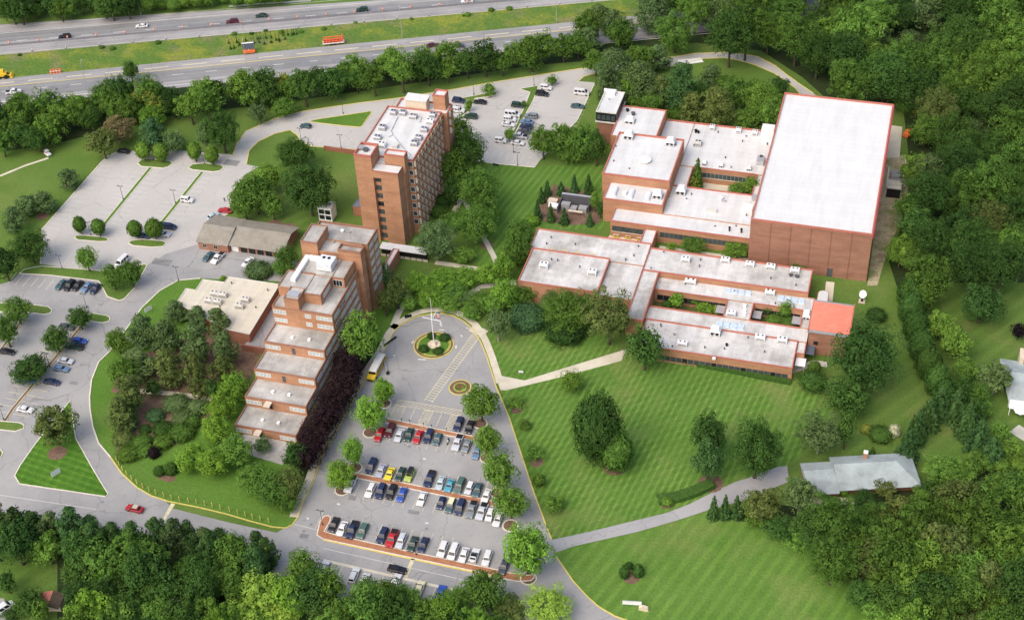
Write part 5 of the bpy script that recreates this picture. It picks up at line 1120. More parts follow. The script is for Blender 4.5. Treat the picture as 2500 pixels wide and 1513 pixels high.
row('parked near the right end of the front brick median', [(1522,540,'sedan','white'),(1612,543,'coupe','white','U','black'),(1722,567,'wagon','white'),(1866,640,'sedan','dark grey')], 'cars of the front parking', fc)
row('in the lowest parking row beside the trees', [(335,880,'sedan','white'),(688,965,'wagon','white'),(812,1015,'hatchback','white'),(1170,1030,'coupe','white'),(1450,1118,'sedan','cream'),(1690,1190,'pickup','blue')], 'cars of the lowest parking row', fa, 'U')
row('driving on the entry road beside the yellow line', [(1190,895,'sedan','black',-2)], 'cars on the entry road', fa)
row('driving past the triangular grass island', [(328,1240,'sedan','red',176,'tan')], 'cars on the entry road', lambda x, y: (x, y))
row('in the row below the lawn island', [(525,330,'sedan','teal'),(598,340,'suv','black'),(668,340,'sedan','black'),(747,352,'sedan','steel blue'),(822,366,'sedan','navy blue')], 'dark cars below the lawn island', fq, -97)
row('in the lower left parking', [(60,905,'sedan','black','R'),(680,812,'sedan','blue','R'),(640,862,'pickup','dark green','L'),(562,985,'sedan','silver','R'),(525,1050,'sedan','steel blue','R'),(445,1165,'sedan','navy blue','R'),(572,692,'sedan','dark grey','R'),(218,1402,'sedan','white','R'),(240,1145,'sedan','blue','R')], 'cars of the lower left parking', fq)
row('in the upper left parking', [(1060,240,'sedan','black','L'),(1610,662,'jeep','white','R'),(1935,750,'sedan','red','L'),(1830,798,'sedan','aqua',60),(1450,890,'minivan','navy blue','R'),(1402,952,'sedan','silver','R'),(1228,968,'sedan','navy blue','R'),(1048,1195,'van','white',-100)], 'cars of the upper left parking', fl)
row('in front of the brick garage', [(1790,1145,'sedan','teal',-100),(1872,1160,'pickup','white',-100),(2130,1193,'sedan','white',-105)], 'cars by the garage', fl)
row('on the perimeter road beside the grass triangle', [(746,307,'hatchback','teal','L')], 'cars on the perimeter road', lambda x, y: (x, y))
row('in the upper parking', [(205,308,'suv','navy blue','R'),(555,328,'sedan','black','L'),(195,468,'suv','white','R'),(402,570,'suv','dark green','L'),(1182,385,'suv','dark green','R'),(1092,540,'van','white','R'),(1045,617,'suv','white','R'),(1022,700,'sedan','white','R'),(1400,565,'suv','grey','L'),(1332,655,'sedan','steel blue','L'),(1322,735,'sedan','navy blue','L'),(1282,815,'sedan','dark grey','L'),(1210,895,'pickup','silver','L'),(902,968,'jeep','white','R'),(1178,1004,'sedan','white','R'),(1650,95,'jeep','white','R'),(1582,195,'suv','black','R'),(2240,180,'van','white','R'),(2172,397,'sedan','teal','R')], 'cars of the upper parking', fu)
row('driving on the highway', [(158,90,'suv','black',201),(346,63,'sedan','white',201),(567,53,'suv','maroon',201),(638,38,'sedan','dark green',201),(884,24,'suv','dark green',201),(1140,3,'sedan','white',201),(1056,110,'sedan','maroon',22.6),(33,224,'pickup','white',22.6),(1118,111,'sedan','dark grey',22.6)], 'traffic on the highway', lambda x, y: (x, y))
row('parked at the lower left corner', [(8,1486,'van','white',60)], 'car at the lower left corner', lambda x, y: (x, y))

# school bus with a white roof
p = P(917, 893, 1.4); r = thing('school_bus', 'short yellow school bus with white roof parked at the loop kerb', 'bus', (p.x+.35, p.y-.4, .04), rad(-90))
mb = MB(); mb.extrude_y([(-4.6,.45),(-4.6,2.35),(3.0,2.35),(3.25,1.55),(4.5,1.4),(4.7,1.1),(4.7,.45)], -1.15, 1.15); mb.build('body', M['yellow'], r, loc=(0,0,0))
mb = MB(); mb.frustum((-4.6,3.0,-1.15,1.15),(-4.45,2.8,-.95,.95),2.36,2.68); mb.build('roof', M['roof_gym'], r, loc=(0,0,0))
mb = MB(); mb.face([(3.04,-1.0,2.25),(3.27,-1.0,1.6),(3.27,1.0,1.6),(3.04,1.0,2.25)]); mb.build('windshield', M['carglass'], r, loc=(.02,0,.02))
for s in (-1,1):
    for i in range(5): mb = MB(); mb.box(-4.2+i*1.35,-3.05+i*1.35,s*1.16-.02,s*1.16+.02,1.5,2.15); mb.build('side_window', M['carglass'], r, loc=(0,0,0))
    mb = MB(); mb.box(-4.5,3.0,s*1.165-.02,s*1.165+.02,1.05,1.15); mb.build('stripe', M['black'], r, loc=(0,0,0))
mb = MB(); mb.cyl((0,-.15,0),(0,.15,0),.48,.48,14); wm = mb.mesh('wheel', [M['tyre']])
for x in (-2.9,3.4):
    for s in (-1,1): inst('wheel', wm, r, (x, s*1.02, .48))
mb = MB(); mb.box(4.7,4.85,-1.1,1.1,.45,.7); mb.build('bumper', M['black'], r, loc=(0,0,0))
# motorcycle
p = P(1093.5, 1076, .6); r = thing('motorcycle', 'cream and black motorcycle parked alone in a bay', 'motorcycle', (p.x, p.y, .04), rad(-85))
for x in (-.75,.75): mb = MB(); mb.cyl((x,-.08,.33),(x,.08,.33),.33,.33,14); mb.build('wheel', M['tyre'], r, loc=(0,0,0))
mb = MB(); mb.box(-.5,.5,-.16,.16,.35,.72); mb.frustum((-.1,.55,-.18,.18),(0,.4,-.12,.12),.72,.98); mb.build('body', M['offwhite'], r, loc=(0,0,0))
mb = MB(); mb.box(-.85,-.1,-.17,.17,.72,.84); mb.build('seat', M['black'], r, loc=(0,0,0)); mb = MB(); mb.cyl((.6,-.4,1.02),(.6,.4,1.02),.03,.03,6); mb.cyl((.6,0,1.02),(.78,0,.35),.04,.04,6); mb.build('handlebar', M['steel'], r, loc=(0,0,0))
# highway works
q = P(815, 108); r = thing('sign_trailer', 'orange framed arrow board trailer on the highway shoulder', 'trailer', (q.x, q.y, .05), rad(22.6))
mb = MB(); mb.box(-4,4,-1.1,1.1,.7,1.0); mb.build('deck', M['white'], r, loc=(0,0,0))
mb = MB()
for i in range(7): mb.box(-3.8+i*1.22,-3.55+i*1.22,-1,-.85,1,2.6); mb.box(-3.8+i*1.22,-3.55+i*1.22,.85,1,1,2.6)
for z in (1.6,2.5): mb.box(-3.8,3.8,-1.02,-.8,z,z+.22); mb.box(-3.8,3.8,.8,1.02,z,z+.22)
mb.box(3.2,3.5,-.2,.2,1,4); mb.build('rack', M['orange'], r, loc=(0,0,0))
mb = MB(); mb.box(-3.5,3.0,-.75,.75,1,1.9); mb.build('load', M['red'], r, loc=(0,0,0))
for x in (-1,.4):
    for s in (-1,1): mb = MB(); mb.cyl((x,s*1.0-.1,.4),(x,s*1.0+.1,.4),.4,.4,10); mb.build('wheel', M['tyre'], r, loc=(0,0,0))
q = P(609, 131); r = thing('message_board', 'portable message board with blue panel over orange trailer on the shoulder', 'message board', (q.x, q.y, .05), rad(22.6))
mb = MB(); mb.box(-2.2,2.2,-.8,.8,.5,1.3); mb.build('trailer', M['orange'], r, loc=(0,0,0)); mb = MB(); mb.box(-2.1,2.1,-.15,.15,1.9,4.3); mb.build('panel', M['slateblue'], r, loc=(0,0,0)); mb = MB(); mb.box(-.1,.1,-.1,.1,1.3,1.9); mb.box(-2.2,2.2,-.3,.3,4.3,4.45); mb.build('mast', M['white'], r, loc=(0,0,0))
q = P(8, 190); r = thing('wheel_loader', 'yellow wheel loader on the shoulder at the left picture edge', 'wheel loader', (q.x, q.y, .05), rad(22.6))
mb = MB(); mb.box(-2.6,1.6,-1,1,.9,2.0); mb.frustum((-.8,.9,-.8,.8),(-.6,.7,-.7,.7),2,3.2); mb.build('body', M['yellow'], r, loc=(0,0,0)); mb = MB(); mb.extrude_y([(2.8,.2),(3.9,.2),(3.2,1.3),(2.8,1.2)],-1.3,1.3); mb.box(1.5,2.9,-.3,.3,.7,1.0); mb.build('bucket', M['yellow'], r, loc=(0,0,0))
for x in (-1.6,1.3):
    for s in (-1,1): mb = MB(); mb.cyl((x,s*1.15-.25,.75),(x,s*1.15+.25,.75),.75,.75,12); mb.build('wheel', M['tyre'], r, loc=(0,0,0))
# median barrier and drums
a = Vector(P(0,113.5)[:2]); d = Vector((math.cos(rad(22.0)), math.sin(rad(22.0)))); mb = MB()
ribbon(mb, [tuple(a-d*60), tuple(a+d*430)], .5, 0, .3); ribbon(mb, [tuple(a-d*60), tuple(a+d*430)], .24, .3, .8)
tag(mb.build('concrete_barrier', M['asphalt_dark']), 'long dark concrete barrier along the far carriageway', 'barrier')
mb = MB(); mb.cyl((0,0,0),(0,0,1.0),.28,.24,8); mb.cyl((0,0,.55),(0,0,.72),.3,.29,8,1); dm = mb.mesh('traffic_drum', [M['orange'], M['white']])
for i in range(30): 
    t = -20+i*10.9+2; p = a+d*t; o = inst('traffic_drum', dm, None, (p.x, p.y, .95)); tag(o, 'orange drum on the highway barrier', 'traffic drum', 'orange drums along the highway barrier')
mb = MB(); mb.cyl((0,0,0),(0,0,1.1),.1,.08,6); mb.box(-.3,.3,-.3,.3,0,.1,1); pm = mb.mesh('marker_post', [M['white'], M['black']])
for i in range(26):
    t = -12+i*12.5; p = a+d*t-Vector((-d.y,d.x))*6.2; o = inst('marker_post', pm, None, (p.x, p.y, .05)); tag(o, 'small white marker post on the closed shoulder lane', 'marker post', 'white marker posts on the shoulder')
q = P(137, 180)
for i in range(4):
    p = P(126+i*7, 180-i*.8); o = inst('traffic_drum', dm, None, (p.x, p.y, .05), 0, (1.6,1.6,1.5)); tag(o, 'orange drum on the near shoulder beside the meadow', 'traffic drum', 'orange drums on the near shoulder')
mb = MB(); ribbon(mb, site([(560,20),(640,13),(760,6)]), .3, .4, .9); tag(mb.build('guard_rail', M['steel']), 'pale steel guard rail on the far highway verge', 'guard rail')
# ------------------------------------------------------------------ street lamps, signs, rooftop plant, small things
def lampmesh(h, arm, mat):
    mb = MB(); mb.cyl((0,0,0),(0,0,h),.09,.06,7); mb.cyl((0,0,0),(0,0,.5),.2,.2,8); p = mb.mesh('pole', M[mat])
    mb = MB()
    if arm: mb.cyl((0,0,h-.05),(arm,0,h+.25),.05,.04,6); mb.box(arm-.15,arm+.55,-.16,.16,h+.18,h+.32)
    else: mb.box(-.75,.75,-.05,.05,h-.1,h); mb.box(-.95,-.45,-.17,.17,h-.02,h+.12); mb.box(.45,.95,-.17,.17,h-.02,h+.12)
    return p, mb.mesh('lamp_head', M[mat])
LP = {}
def lamp(u, v, h, arm, mat, label, group, rz=0):
    k = (h, arm, mat)
    if k not in LP: LP[k] = lampmesh(h, arm, mat)
    p = P(u, v); r = thing('street_lamp', label, 'street lamp', (p.x, p.y, .05), rz, group); inst('pole', LP[k][0], r); inst('lamp_head', LP[k][1], r)
for u, v, w in ((301,487,'on the left strip of the left parking'),(429,497,'on the right strip of the left parking'),(375,391,'between the two far left island trees'),(499,400,'between the two far right island trees'),(222,575,'between the two near left island trees'),(152,657,'on the lawn island of the left parking'),(436,685,'at the bend beside the curved lawn'),(122,896,'beside the dark tree of the lower left parking'),(212,752,'at the grass island of the lower left parking'),(10,1025,'at the lower end of the left parking strip')):
    lamp(u, v, 5.2, 0, 'darkgrey', f'dark twin headed parking lamp {w}', 'parking lamps')
for u, v, w in ((788,1281,'in the paved bulb of the front median'),(1016,1354,'in the long front brick median'),(1157,232,'beside the small upper parking tree'),(1254,373,'standing alone in the open upper parking'),(1264,405,'at the lower edge of the upper parking'),(1304,210,'at the tip of the upper grass strip'),(1122,291,'beside the high rise corner'),(736,346,'behind the round lawn tree'),(833,362,'beside the retaining wall'),(838,278,'in the grass triangle')):
    lamp(u, v, 5.2, 0, 'darkgrey', f'dark twin headed parking lamp {w}', 'parking lamps')
for u, v, w in ((215,224,'left beside the near carriageway'),(605,172,'behind the message board'),(344,36,'on the far verge'),(982,92,'on the median beyond the belt'),(1359,54,'on the median near the wood'),(697,10,'at the top edge')):
    lamp(u, v, 11.5, 1.8, 'steel', f'tall pale highway lamp {w}', 'highway lamps', rad(112))
lamp(442, 1512, 7, 0, 'steel', 'pale twin globe lamp among the bottom trees', 'parking lamps')
# yellow bollards along the entry kerb
mb = MB(); mb.cyl((0,0,0),(0,0,1.7),.13,.13,7); mb.ball((0,0,1.7),.13,.08,8); bm_ = mb.mesh('bollard', M['kerb_yellow'])
bp = catmull(site([(283,1128),(298,1152),(333,1185),(369,1206),(412,1221),(440,1228),(483,1234),(554,1251),(611,1268),(660,1281)]), False, 12); acc = 0; last = None
for q in bp:
    q = Vector(q)
    if last is None or (q-last).length > 2.05:
        o = inst('bollard', bm_, None, (q.x, q.y+.5, .1)); tag(o, 'short yellow bollard in the line along the entry road kerb', 'bollard', 'yellow bollards along the entry road'); last = q
# white signs
def sign(u, v, w, h, rz, label, mat='white', z=.5, name='sign'):
    p = P(u, v); r = thing(name, label, 'sign', (p.x, p.y, .08), rz)
    mb = MB(); mb.box(-w/2,w/2,-.06,.06,z,z+h); mb.build('panel', M[mat], r, loc=(0,0,0))
    for x in (-w/2+.1, w/2-.1): mb = MB(); mb.box(x-.06,x+.06,-.05,.05,0,z); mb.build('post', M['grey'], r, loc=(0,0,0))
    mb = MB(); mb.box(-w/2,w/2,-.08,.08,z+h,z+h+.06); mb.build('cap', M['grey'], r, loc=(0,0,0)); return r
sign(364,762,2.4,1.4,rad(60),'white sign panel on the curved striped lawn strip'); sign(139,1162,2.6,1.6,rad(62),'white sign panel on the triangular grass island'); sign(317,832,2.6,.9,rad(-8),'small white sign panel in the grove edge'); sign(1272,913,1.3,.7,rad(5),'small white sign on the lawn by the pale walk')
sign(1543,1479,4.4,1.3,rad(9),'wide pale sign board at the bottom road edge')
p = P(1572,1488); mb = MB(); mb.extrude_y([(-1.2,0),(-1.2,.9),(-.2,1.3),(.9,1.1),(1.2,0)],-.4,.4); o = mb.build('sign_stone', M['tan'], loc=(p.x,p.y,0)); tag(o, 'low tan stone block beside the wide sign board', 'stone block')
for u, v, w in ((981,1033,'leftmost of the row'),(1001,1037,'second of the row'),(1035,1044,'third of the row'),(1055,1049,'fourth of the row'),(1091,1057,'rightmost of the row')):
    p = P(u, v); r = thing('parking_sign', f'small parking sign post on the upper brick median, {w}', 'parking sign', (p.x,p.y,.15), 0, 'parking signs on the median'); mb = MB(); mb.cyl((0,0,0),(0,0,1.9),.05,.05,6); mb.build('post', M['darkgrey'], r, loc=(0,0,0)); mb = MB(); mb.box(-.17,.17,-.07,-.04,1.3,1.9); mb.build('panel', M['slateblue'], r, loc=(0,0,0))
# flagpole with yardarm and flags
p = P(1060, 842); r = thing('flagpole', 'tall white flagpole with cross yard standing in the round loop bed', 'flagpole', (p.x,p.y,.2)); HP = 17.0
mb = MB(); mb.cyl((0,0,0),(0,0,HP*.66),.16,.12,10); mb.cyl((.25,0,HP*.6),(.12,0,HP),.1,.05,8); mb.build('pole', M['white'], r, loc=(0,0,0))
mb = MB(); mb.cyl((-2.7,0,HP*.56),(2.7,-.1,HP*.54),.09,.09,8); mb.build('yard', M['white'], r, loc=(0,0,0))
mb = MB(); mb.cyl((.4,0,HP*.58),(1.5,.8,HP*.72),.07,.05,6); mb.build('gaff', M['white'], r, loc=(0,0,0))
mb = MB(); mb.prism([(1.9*math.cos(a*.785),1.9*math.sin(a*.785)) for a in range(8)],0,.15); mb.frustum((-.9,.9,-.9,.9),(-.4,.4,-.4,.4),.15,.9); mb.build('base', M['tan'], r, loc=(0,0,0))
def flag(x, y, z, w, h, cols, label):
    mb = MB(); n = 6
    for i in range(len(cols)):
        for j in range(n):
            a = lambda t: (x + w*t, y + .18*math.sin(t*7)); q0, q1 = a(j/n), a((j+1)/n); z1 = z - h*i/len(cols); z0 = z - h*(i+1)/len(cols)
            mb.face([(q0[0],q0[1],z0),(q1[0],q1[1],z0),(q1[0],q1[1],z1),(q0[0],q0[1],z1)], i)
    o = mb.build('flag', [M[c] for c in cols]); tag(o, label, 'flag')
flag(p.x+1.3, p.y+.7, HP*.68, 1.0, 1.9, ['blue','white','red','white','red'], 'red and white flag hanging from the gaff'); flag(p.x+2.3, p.y, HP*.53, .7, 1.7, ['white','skylight_w'], 'white flag hanging from the yard')
# light mast beside the bus
p = P(947, 913); q = P(929, 858, 0); r = thing('barrier_arm', 'pale grey barrier beam lying across the loop beside the bus', 'barrier arm', (p.x,p.y,.05))
d2 = Vector((q.x-p.x, q.y-p.y)); mb = MB(); mb.cyl((0,0,.5),(d2.x,d2.y,.6),.22,.22,8); mb.build('beam', M['steel'], r, loc=(0,0,0)); mb = MB(); mb.box(-.35,.35,-.35,.35,0,.8); mb.build('post', M['black'], r, loc=(0,0,0)); 
p = P(953,835); mb = MB(); mb.box(-.2,.2,-2.4,2.4,.15,.5); o = mb.build('bench', M['black'], loc=(p.x,p.y,.1), smooth=False); o.rotation_euler.z = rad(-25); tag(o, 'long black bench on the loop sidewalk', 'bench')
def simplebench(u, v, rz, label):
    p = P(u, v); r = thing('bench', label, 'bench', (p.x,p.y,.05), rz); mb = MB(); mb.box(-1,1,-.25,.25,.4,.48); mb.build('seat', M['black'], r, loc=(0,0,0)); mb = MB(); mb.box(-1,1,.22,.3,.5,.95); mb.build('backrest', M['black'], r, loc=(0,0,0))
    for x in (-.8,.8): mb = MB(); mb.box(x-.05,x+.05,-.22,.25,0,.4); mb.build('leg', M['black'], r, loc=(0,0,0))
simplebench(1211,405,rad(170),'black bench on the lawn below the upper parking'); simplebench(997,776,rad(30),'dark bench at the top of the loop'); simplebench(1250,560,0,'dark bench in the shade of the lawn trees')
# satellite dish
p = P(2104,736); r = thing('satellite_dish', 'white satellite dish on dark mast on the gymnasium lawn', 'satellite dish', (p.x,p.y,0)); mb = MB(); mb.cyl((0,0,0),(0,0,2.2),.35,.22,8); mb.build('mast', M['black'], r, loc=(0,0,0))
mb = MB(); mb.prism([(-.9,-.9),(.9,-.9),(.9,.9),(-.9,.9)],0,.2); mb.build('base', M['tan'], r, loc=(0,0,0))
mb = MB(); N1 = 16; rg = []
for k in range(5):
    f = k/4; rg.append([(1.05*f*math.cos(a*2*math.pi/N1), -.35*f*f, 1.2*f*math.sin(a*2*math.pi/N1)) for a in range(N1)])
for k in range(4):
    for a in range(N1): c = (a+1) % N1; mb.face([rg[k][a],rg[k][c],rg[k+1][c],rg[k+1][a]])
o = mb.build('dish', M['white'], r, loc=(0,-.2,2.9)); o.rotation_euler.x = rad(-38)
# small utility cart on the left slope, orange plant behind the dock
p = P(118,380); r = thing('utility_cart', 'small white utility cart at the end of the slope path', 'cart', (p.x,p.y,.05), rad(-30)); mb = MB(); mb.box(-1.3,1.3,-.7,.7,.4,1.0); mb.box(-1.2,.4,-.65,.65,1.75,1.85); mb.build('body', M['white'], r, loc=(0,0,0)); mb = MB(); mb.box(-1.0,-.4,-.5,.5,1.0,1.5); mb.build('seat', M['red'], r, loc=(0,0,0))
for x in (-.9,.9):
    for s in (-1,1): mb = MB(); mb.cyl((x,s*.6-.1,.25),(x,s*.6+.1,.25),.25,.25,10); mb.build('wheel', M['tyre'], r, loc=(0,0,0))
p = P(2216,334); r = thing('skid_loader', 'orange loader half hidden by trees behind the loading dock', 'loader', (p.x,p.y,0), rad(60)); mb = MB(); mb.box(-1.6,1.2,-1,1,.5,1.7); mb.frustum((-.9,.6,-.8,.8),(-.7,.4,-.7,.7),1.7,2.7); mb.build('body', M['orange'], r, loc=(0,0,0)); mb = MB(); mb.box(-1.2,2.4,-1.25,-1.05,1.2,1.5); mb.box(-1.2,2.4,1.05,1.25,1.2,1.5); mb.build('lift_arm', M['orange'], r, loc=(0,0,0)); mb = MB(); mb.extrude_y([(2.3,.1),(3.4,.1),(2.6,1.4),(2.3,1.4)],-1.3,1.3); mb.build('bucket', M['red'], r, loc=(0,0,0))
for x in (-1,.7):
    for s in (-1,1): mb = MB(); mb.cyl((x,s*1.0-.15,.45),(x,s*1.0+.15,.45),.45,.45,10); mb.build('wheel', M['tyre'], r, loc=(0,0,0))
# patio tables with yellow tops
for u, v, w in ((1505,577,'leftmost'),(1534,580,'middle one'),(1562,585,'rightmost')):
    p = P(u, v); r = thing('picnic_table', f'yellow picnic table on the patio between the school ranges, {w}', 'picnic table', (p.x,p.y,.05), 0, 'yellow picnic tables'); mb = MB(); mb.box(-.9,.9,-.4,.4,.7,.8); mb.build('tabletop', M['offwhite'], r, loc=(0,0,0))
    for s in (-1,1): mb = MB(); mb.box(-.9,.9,s*.85-.18,s*.85+.18,.42,.5); mb.build('seat', M['yellow'], r, loc=(0,0,0))
    mb = MB(); mb.box(-.6,-.5,-.9,.9,0,.7); mb.box(.5,.6,-.9,.9,0,.7); mb.build('leg', M['yellow'], r, loc=(0,0,0))
p = P(2488,1016); r = thing('parasol', 'white garden parasol beside the neighbouring house', 'parasol', (p.x,p.y,0)); mb = MB(); mb.cyl((0,0,2.1),(0,0,2.9),1.7,.05,8); mb.build('canopy', M['white'], r, loc=(0,0,0)); mb = MB(); mb.cyl((0,0,0),(0,0,2.4),.04,.04,6); mb.build('pole', M['grey'], r, loc=(0,0,0))
p = P(131,1478); r = thing('shed', 'small open shed with terracotta and dark brown roof halves on the corner lawn', 'shed', (p.x,p.y,0), rad(12)); mb = MB(); mb.face([(-3.2,-1.8,2.2),(0,-1.8,3.0),(0,2.2,3.0),(-3.2,2.2,2.2)]); mb.build('roof', M['coping_red'], r, loc=(0,0,0)); mb = MB(); mb.face([(0,-2.6,3.0),(2.6,-2.8,2.2),(2.6,2.0,2.2),(0,2.2,3.0)]); mb.build('roof', M['bark'], r, loc=(0,0,0)); mb = MB(); mb.walls(-2.9,2.4,-1.6,1.9,0,2.2); mb.build('wall', M['tan'], r, loc=(0,0,0))
# fallen trunk in the bottom wood
a, c = P(228,1368,7), P(280,1414,5); mb = MB(); mb.cyl(a, c, .18, .1, 7); tag(mb.build('bare_trunk', M['bark_pale']), 'bare pale leaning trunk in the wood below the entry road', 'dead trunk')
# people
def person(u, v, rz, label, shirt):
    p = P(u, v); me = bpy.data.meshes.new('person'); bm = bmesh.new()
    J = {'pel':(0,0,.95,.15),'ch':(0,0,1.3,.17),'nk':(0,0,1.5,.065),'hd':(0,.02,1.66,.105),'tp':(0,.02,1.76,.07),'hl':(.1,0,.9,.1),'kl':(.11,.05,.5,.07),'fl':(.11,-.04,.08,.05),'tl':(.11,.12,.04,.04),'hr':(-.1,0,.9,.1),'kr':(-.11,-.02,.5,.07),'fr':(-.11,-.2,.1,.05),'tr':(-.11,-.06,.04,.04),'sl':(.2,0,1.42,.07),'el':(.26,-.04,1.14,.05),'wl':(.26,.08,.9,.04),'gl':(.26,.1,.8,.035),'sr':(-.2,0,1.42,.07),'er':(-.26,.02,1.14,.05),'wr':(-.26,-.06,.9,.04),'gr':(-.26,-.07,.8,.035)}
    E = 'pel-ch ch-nk nk-hd hd-tp pel-hl hl-kl kl-fl fl-tl pel-hr hr-kr kr-fr fr-tr ch-sl sl-el el-wl wl-gl ch-sr sr-er er-wr wr-gr'.split()
    V = {k: bm.verts.new(q[:3]) for k, q in J.items()}
    for e in E: a, c = e.split('-'); bm.edges.new((V[a], V[c]))
    bm.to_mesh(me); bm.free(); o = bpy.data.objects.new('person', me); link(o); o.location = (p.x, p.y, .06); o.rotation_euler.z = rz
    md = o.modifiers.new('skin', 'SKIN'); o.modifiers.new('sub', 'SUBSURF').levels = 1
    for i, q in enumerate(J.values()): me.skin_vertices[0].data[i].radius = (q[3], q[3])
    me.skin_vertices[0].data[0].use_root = True
    dg = bpy.context.evaluated_depsgraph_get(); me2 = bpy.data.meshes.new_from_object(o.evaluated_get(dg)); o.modifiers.clear(); o.data = me2; me2.materials.clear()
    for t in ('cloth', shirt, 'skin', 'black'): me2.materials.append(M[t])
    for f in me2.polygons:
        z = f.center.z; x = abs(f.center.x); f.material_index = 3 if z > 1.7 or z < .08 else 2 if z > 1.5 or (x > .21 and z < 1.1) else 1 if z > .98 else 0
    tag(o, label, 'person')
person(549,493,rad(200),'person in dark clothes walking across the pavement above the garage','cloth'); person(1188,664,rad(80),'person in a white shirt at the end of the pale walk','white')
# ------------------------------------------------------------------ rooftop units
RU = {}
def unit(kind):
    if kind in RU: return RU[kind]
    mb = MB(); L = []
    if kind == 'box': mb.box(-.5,.5,-.5,.5,0,.9); mb.frustum((-.5,.5,-.5,.5),(-.45,.45,-.45,.45),.9,1.0); L = [('fan',[(-.22,.1),(.22,.1)])]
    elif kind == 'hood': mb.box(-.45,.45,-.5,.5,0,.55); mb.frustum((-.5,.5,-.55,.55),(-.3,.3,-.35,.35),.55,1.0); L = [('vent',[(-.25,-.5),(.2,-.5)])]
    elif kind == 'disc': mb.cyl((0,0,0),(0,0,.5),.45,.45,16); mb.cyl((0,0,.5),(0,0,.7),.6,.6,16); mb.cyl((0,0,.7),(0,0,1),.5,.15,16)
    elif kind == 'low': mb.box(-.5,.5,-.5,.5,0,1)
    elif kind == 'dark': mb.cyl((0,0,0),(0,0,.6),.3,.3,8); mb.cyl((0,0,.6),(0,0,.95),.45,.45,8)
    elif kind == 'sky': mb.extrude_y([(-.5,0),(-.5,.4),(-.3,.85),(0,1),(.3,.85),(.5,.4),(.5,0)],-.5,.5)
    elif kind == 'pane': 
        for i in range(4):
            for j in range(2): mb.frustum((-.5+i*.25+.01,-.5+i*.25+.24,-.5+j*.5+.02,-.5+j*.5+.48),(-.5+i*.25+.03,-.5+i*.25+.22,-.5+j*.5+.07,-.5+j*.5+.43),0,1)
    RU[kind] = (mb, L); return RU[kind]
_um = {}
def roofunit(kind, u, v, z, sx, sy, sz, mat, label, group, cat='rooftop unit', rz=0):
    mb, L = unit(kind); k = (kind, mat)
    if k not in _um: _um[k] = mb.mesh('housing', M[mat])
    p = P(u, v, z + sz*.4)
    if kind in ('disc','low','dark','sky','pane'):
        o = inst({'disc':'roof_vent','low':'roof_box','dark':'roof_vent','sky':'skylight','pane':'skylight'}[kind], _um[k], None, (p.x,p.y,z), rz, (sx,sy,sz)); tag(o, label, cat, group); return
    r = thing('rooftop_unit', label, cat, (p.x,p.y,z), rz, group); hs = inst('housing', _um[k], r, scale=(sx,sy,sz))
    for nm, ps in L:
        for x, y in ps:
            m2 = MB()
            if nm == 'fan': m2.cyl((x*sx,y*sy,sz),(x*sx,y*sy,sz+.06),min(sx,sy)*.17,min(sx,sy)*.17,12)
            else: m2.box(x*sx-.12*sx,x*sx+.12*sx,y*sy-.05,y*sy-.01,sz*.12,sz*.5)
            m2.build(nm, M['black'], r, loc=(0,0,0))
    m2 = MB(); m2.box(-sx*.53,sx*.53,-sy*.53,sy*.53,-.02,.12); m2.build('curb', M['grey'], r, loc=(0,0,0))
    m2 = MB(); m2.box(-sx*.4,sx*.4,-sy*.5-.03,-sy*.5-.005,sz*.2,sz*.62); m2.build('grille', M['grey'], r, loc=(0,0,0))
def units(place, z, items, group, cat='rooftop unit'):
    n = {}
    for it in items: n[it[0]] = n.get(it[0], 0) + 1
    for it in items:
        kind, u, v, sx, sy, sz, mat = it; nm = {'box':'air conditioner box','hood':'hooded ventilation unit','disc':'round mushroom vent','low':'flat service box','dark':'dark pipe vent','sky':'barrel skylight','pane':'blue glass skylight strip'}[kind]
        same = sorted([q for q in items if q[0] == kind], key=lambda q: q[1]); lab = f"{nm} {place}" if len(same) == 1 else f"{ORD[same.index(it)]} {nm} from the left {place}"
        roofunit(kind, u, v, z, sx, sy, sz, mat, lab, group, {'sky':'skylight','pane':'skylight','disc':'roof vent','dark':'roof vent','low':'roof box'}.get(kind, cat))
W_ = 'white'
units('on the tall white hall roof', 10.95, [('hood',1535,330,3.2,2.6,2.4,W_),('hood',1637,346,3.0,2.6,2.2,W_),('disc',1574,391,3.4,3.4,1.1,W_)], 'units on the tall hall roof')
units('on the skylight roof', 8.3, [('sky',1500,467,1.7,4.2,.8,'skylight_w'),('sky',1541,473,1.7,4.2,.8,'skylight_w'),('sky',1582,479,1.7,4.2,.8,'skylight_w'),('low',1525,471,1.2,1.2,.9,W_),('hood',1606,474,3.0,2.8,2.2,W_)], 'units on the skylight roof')
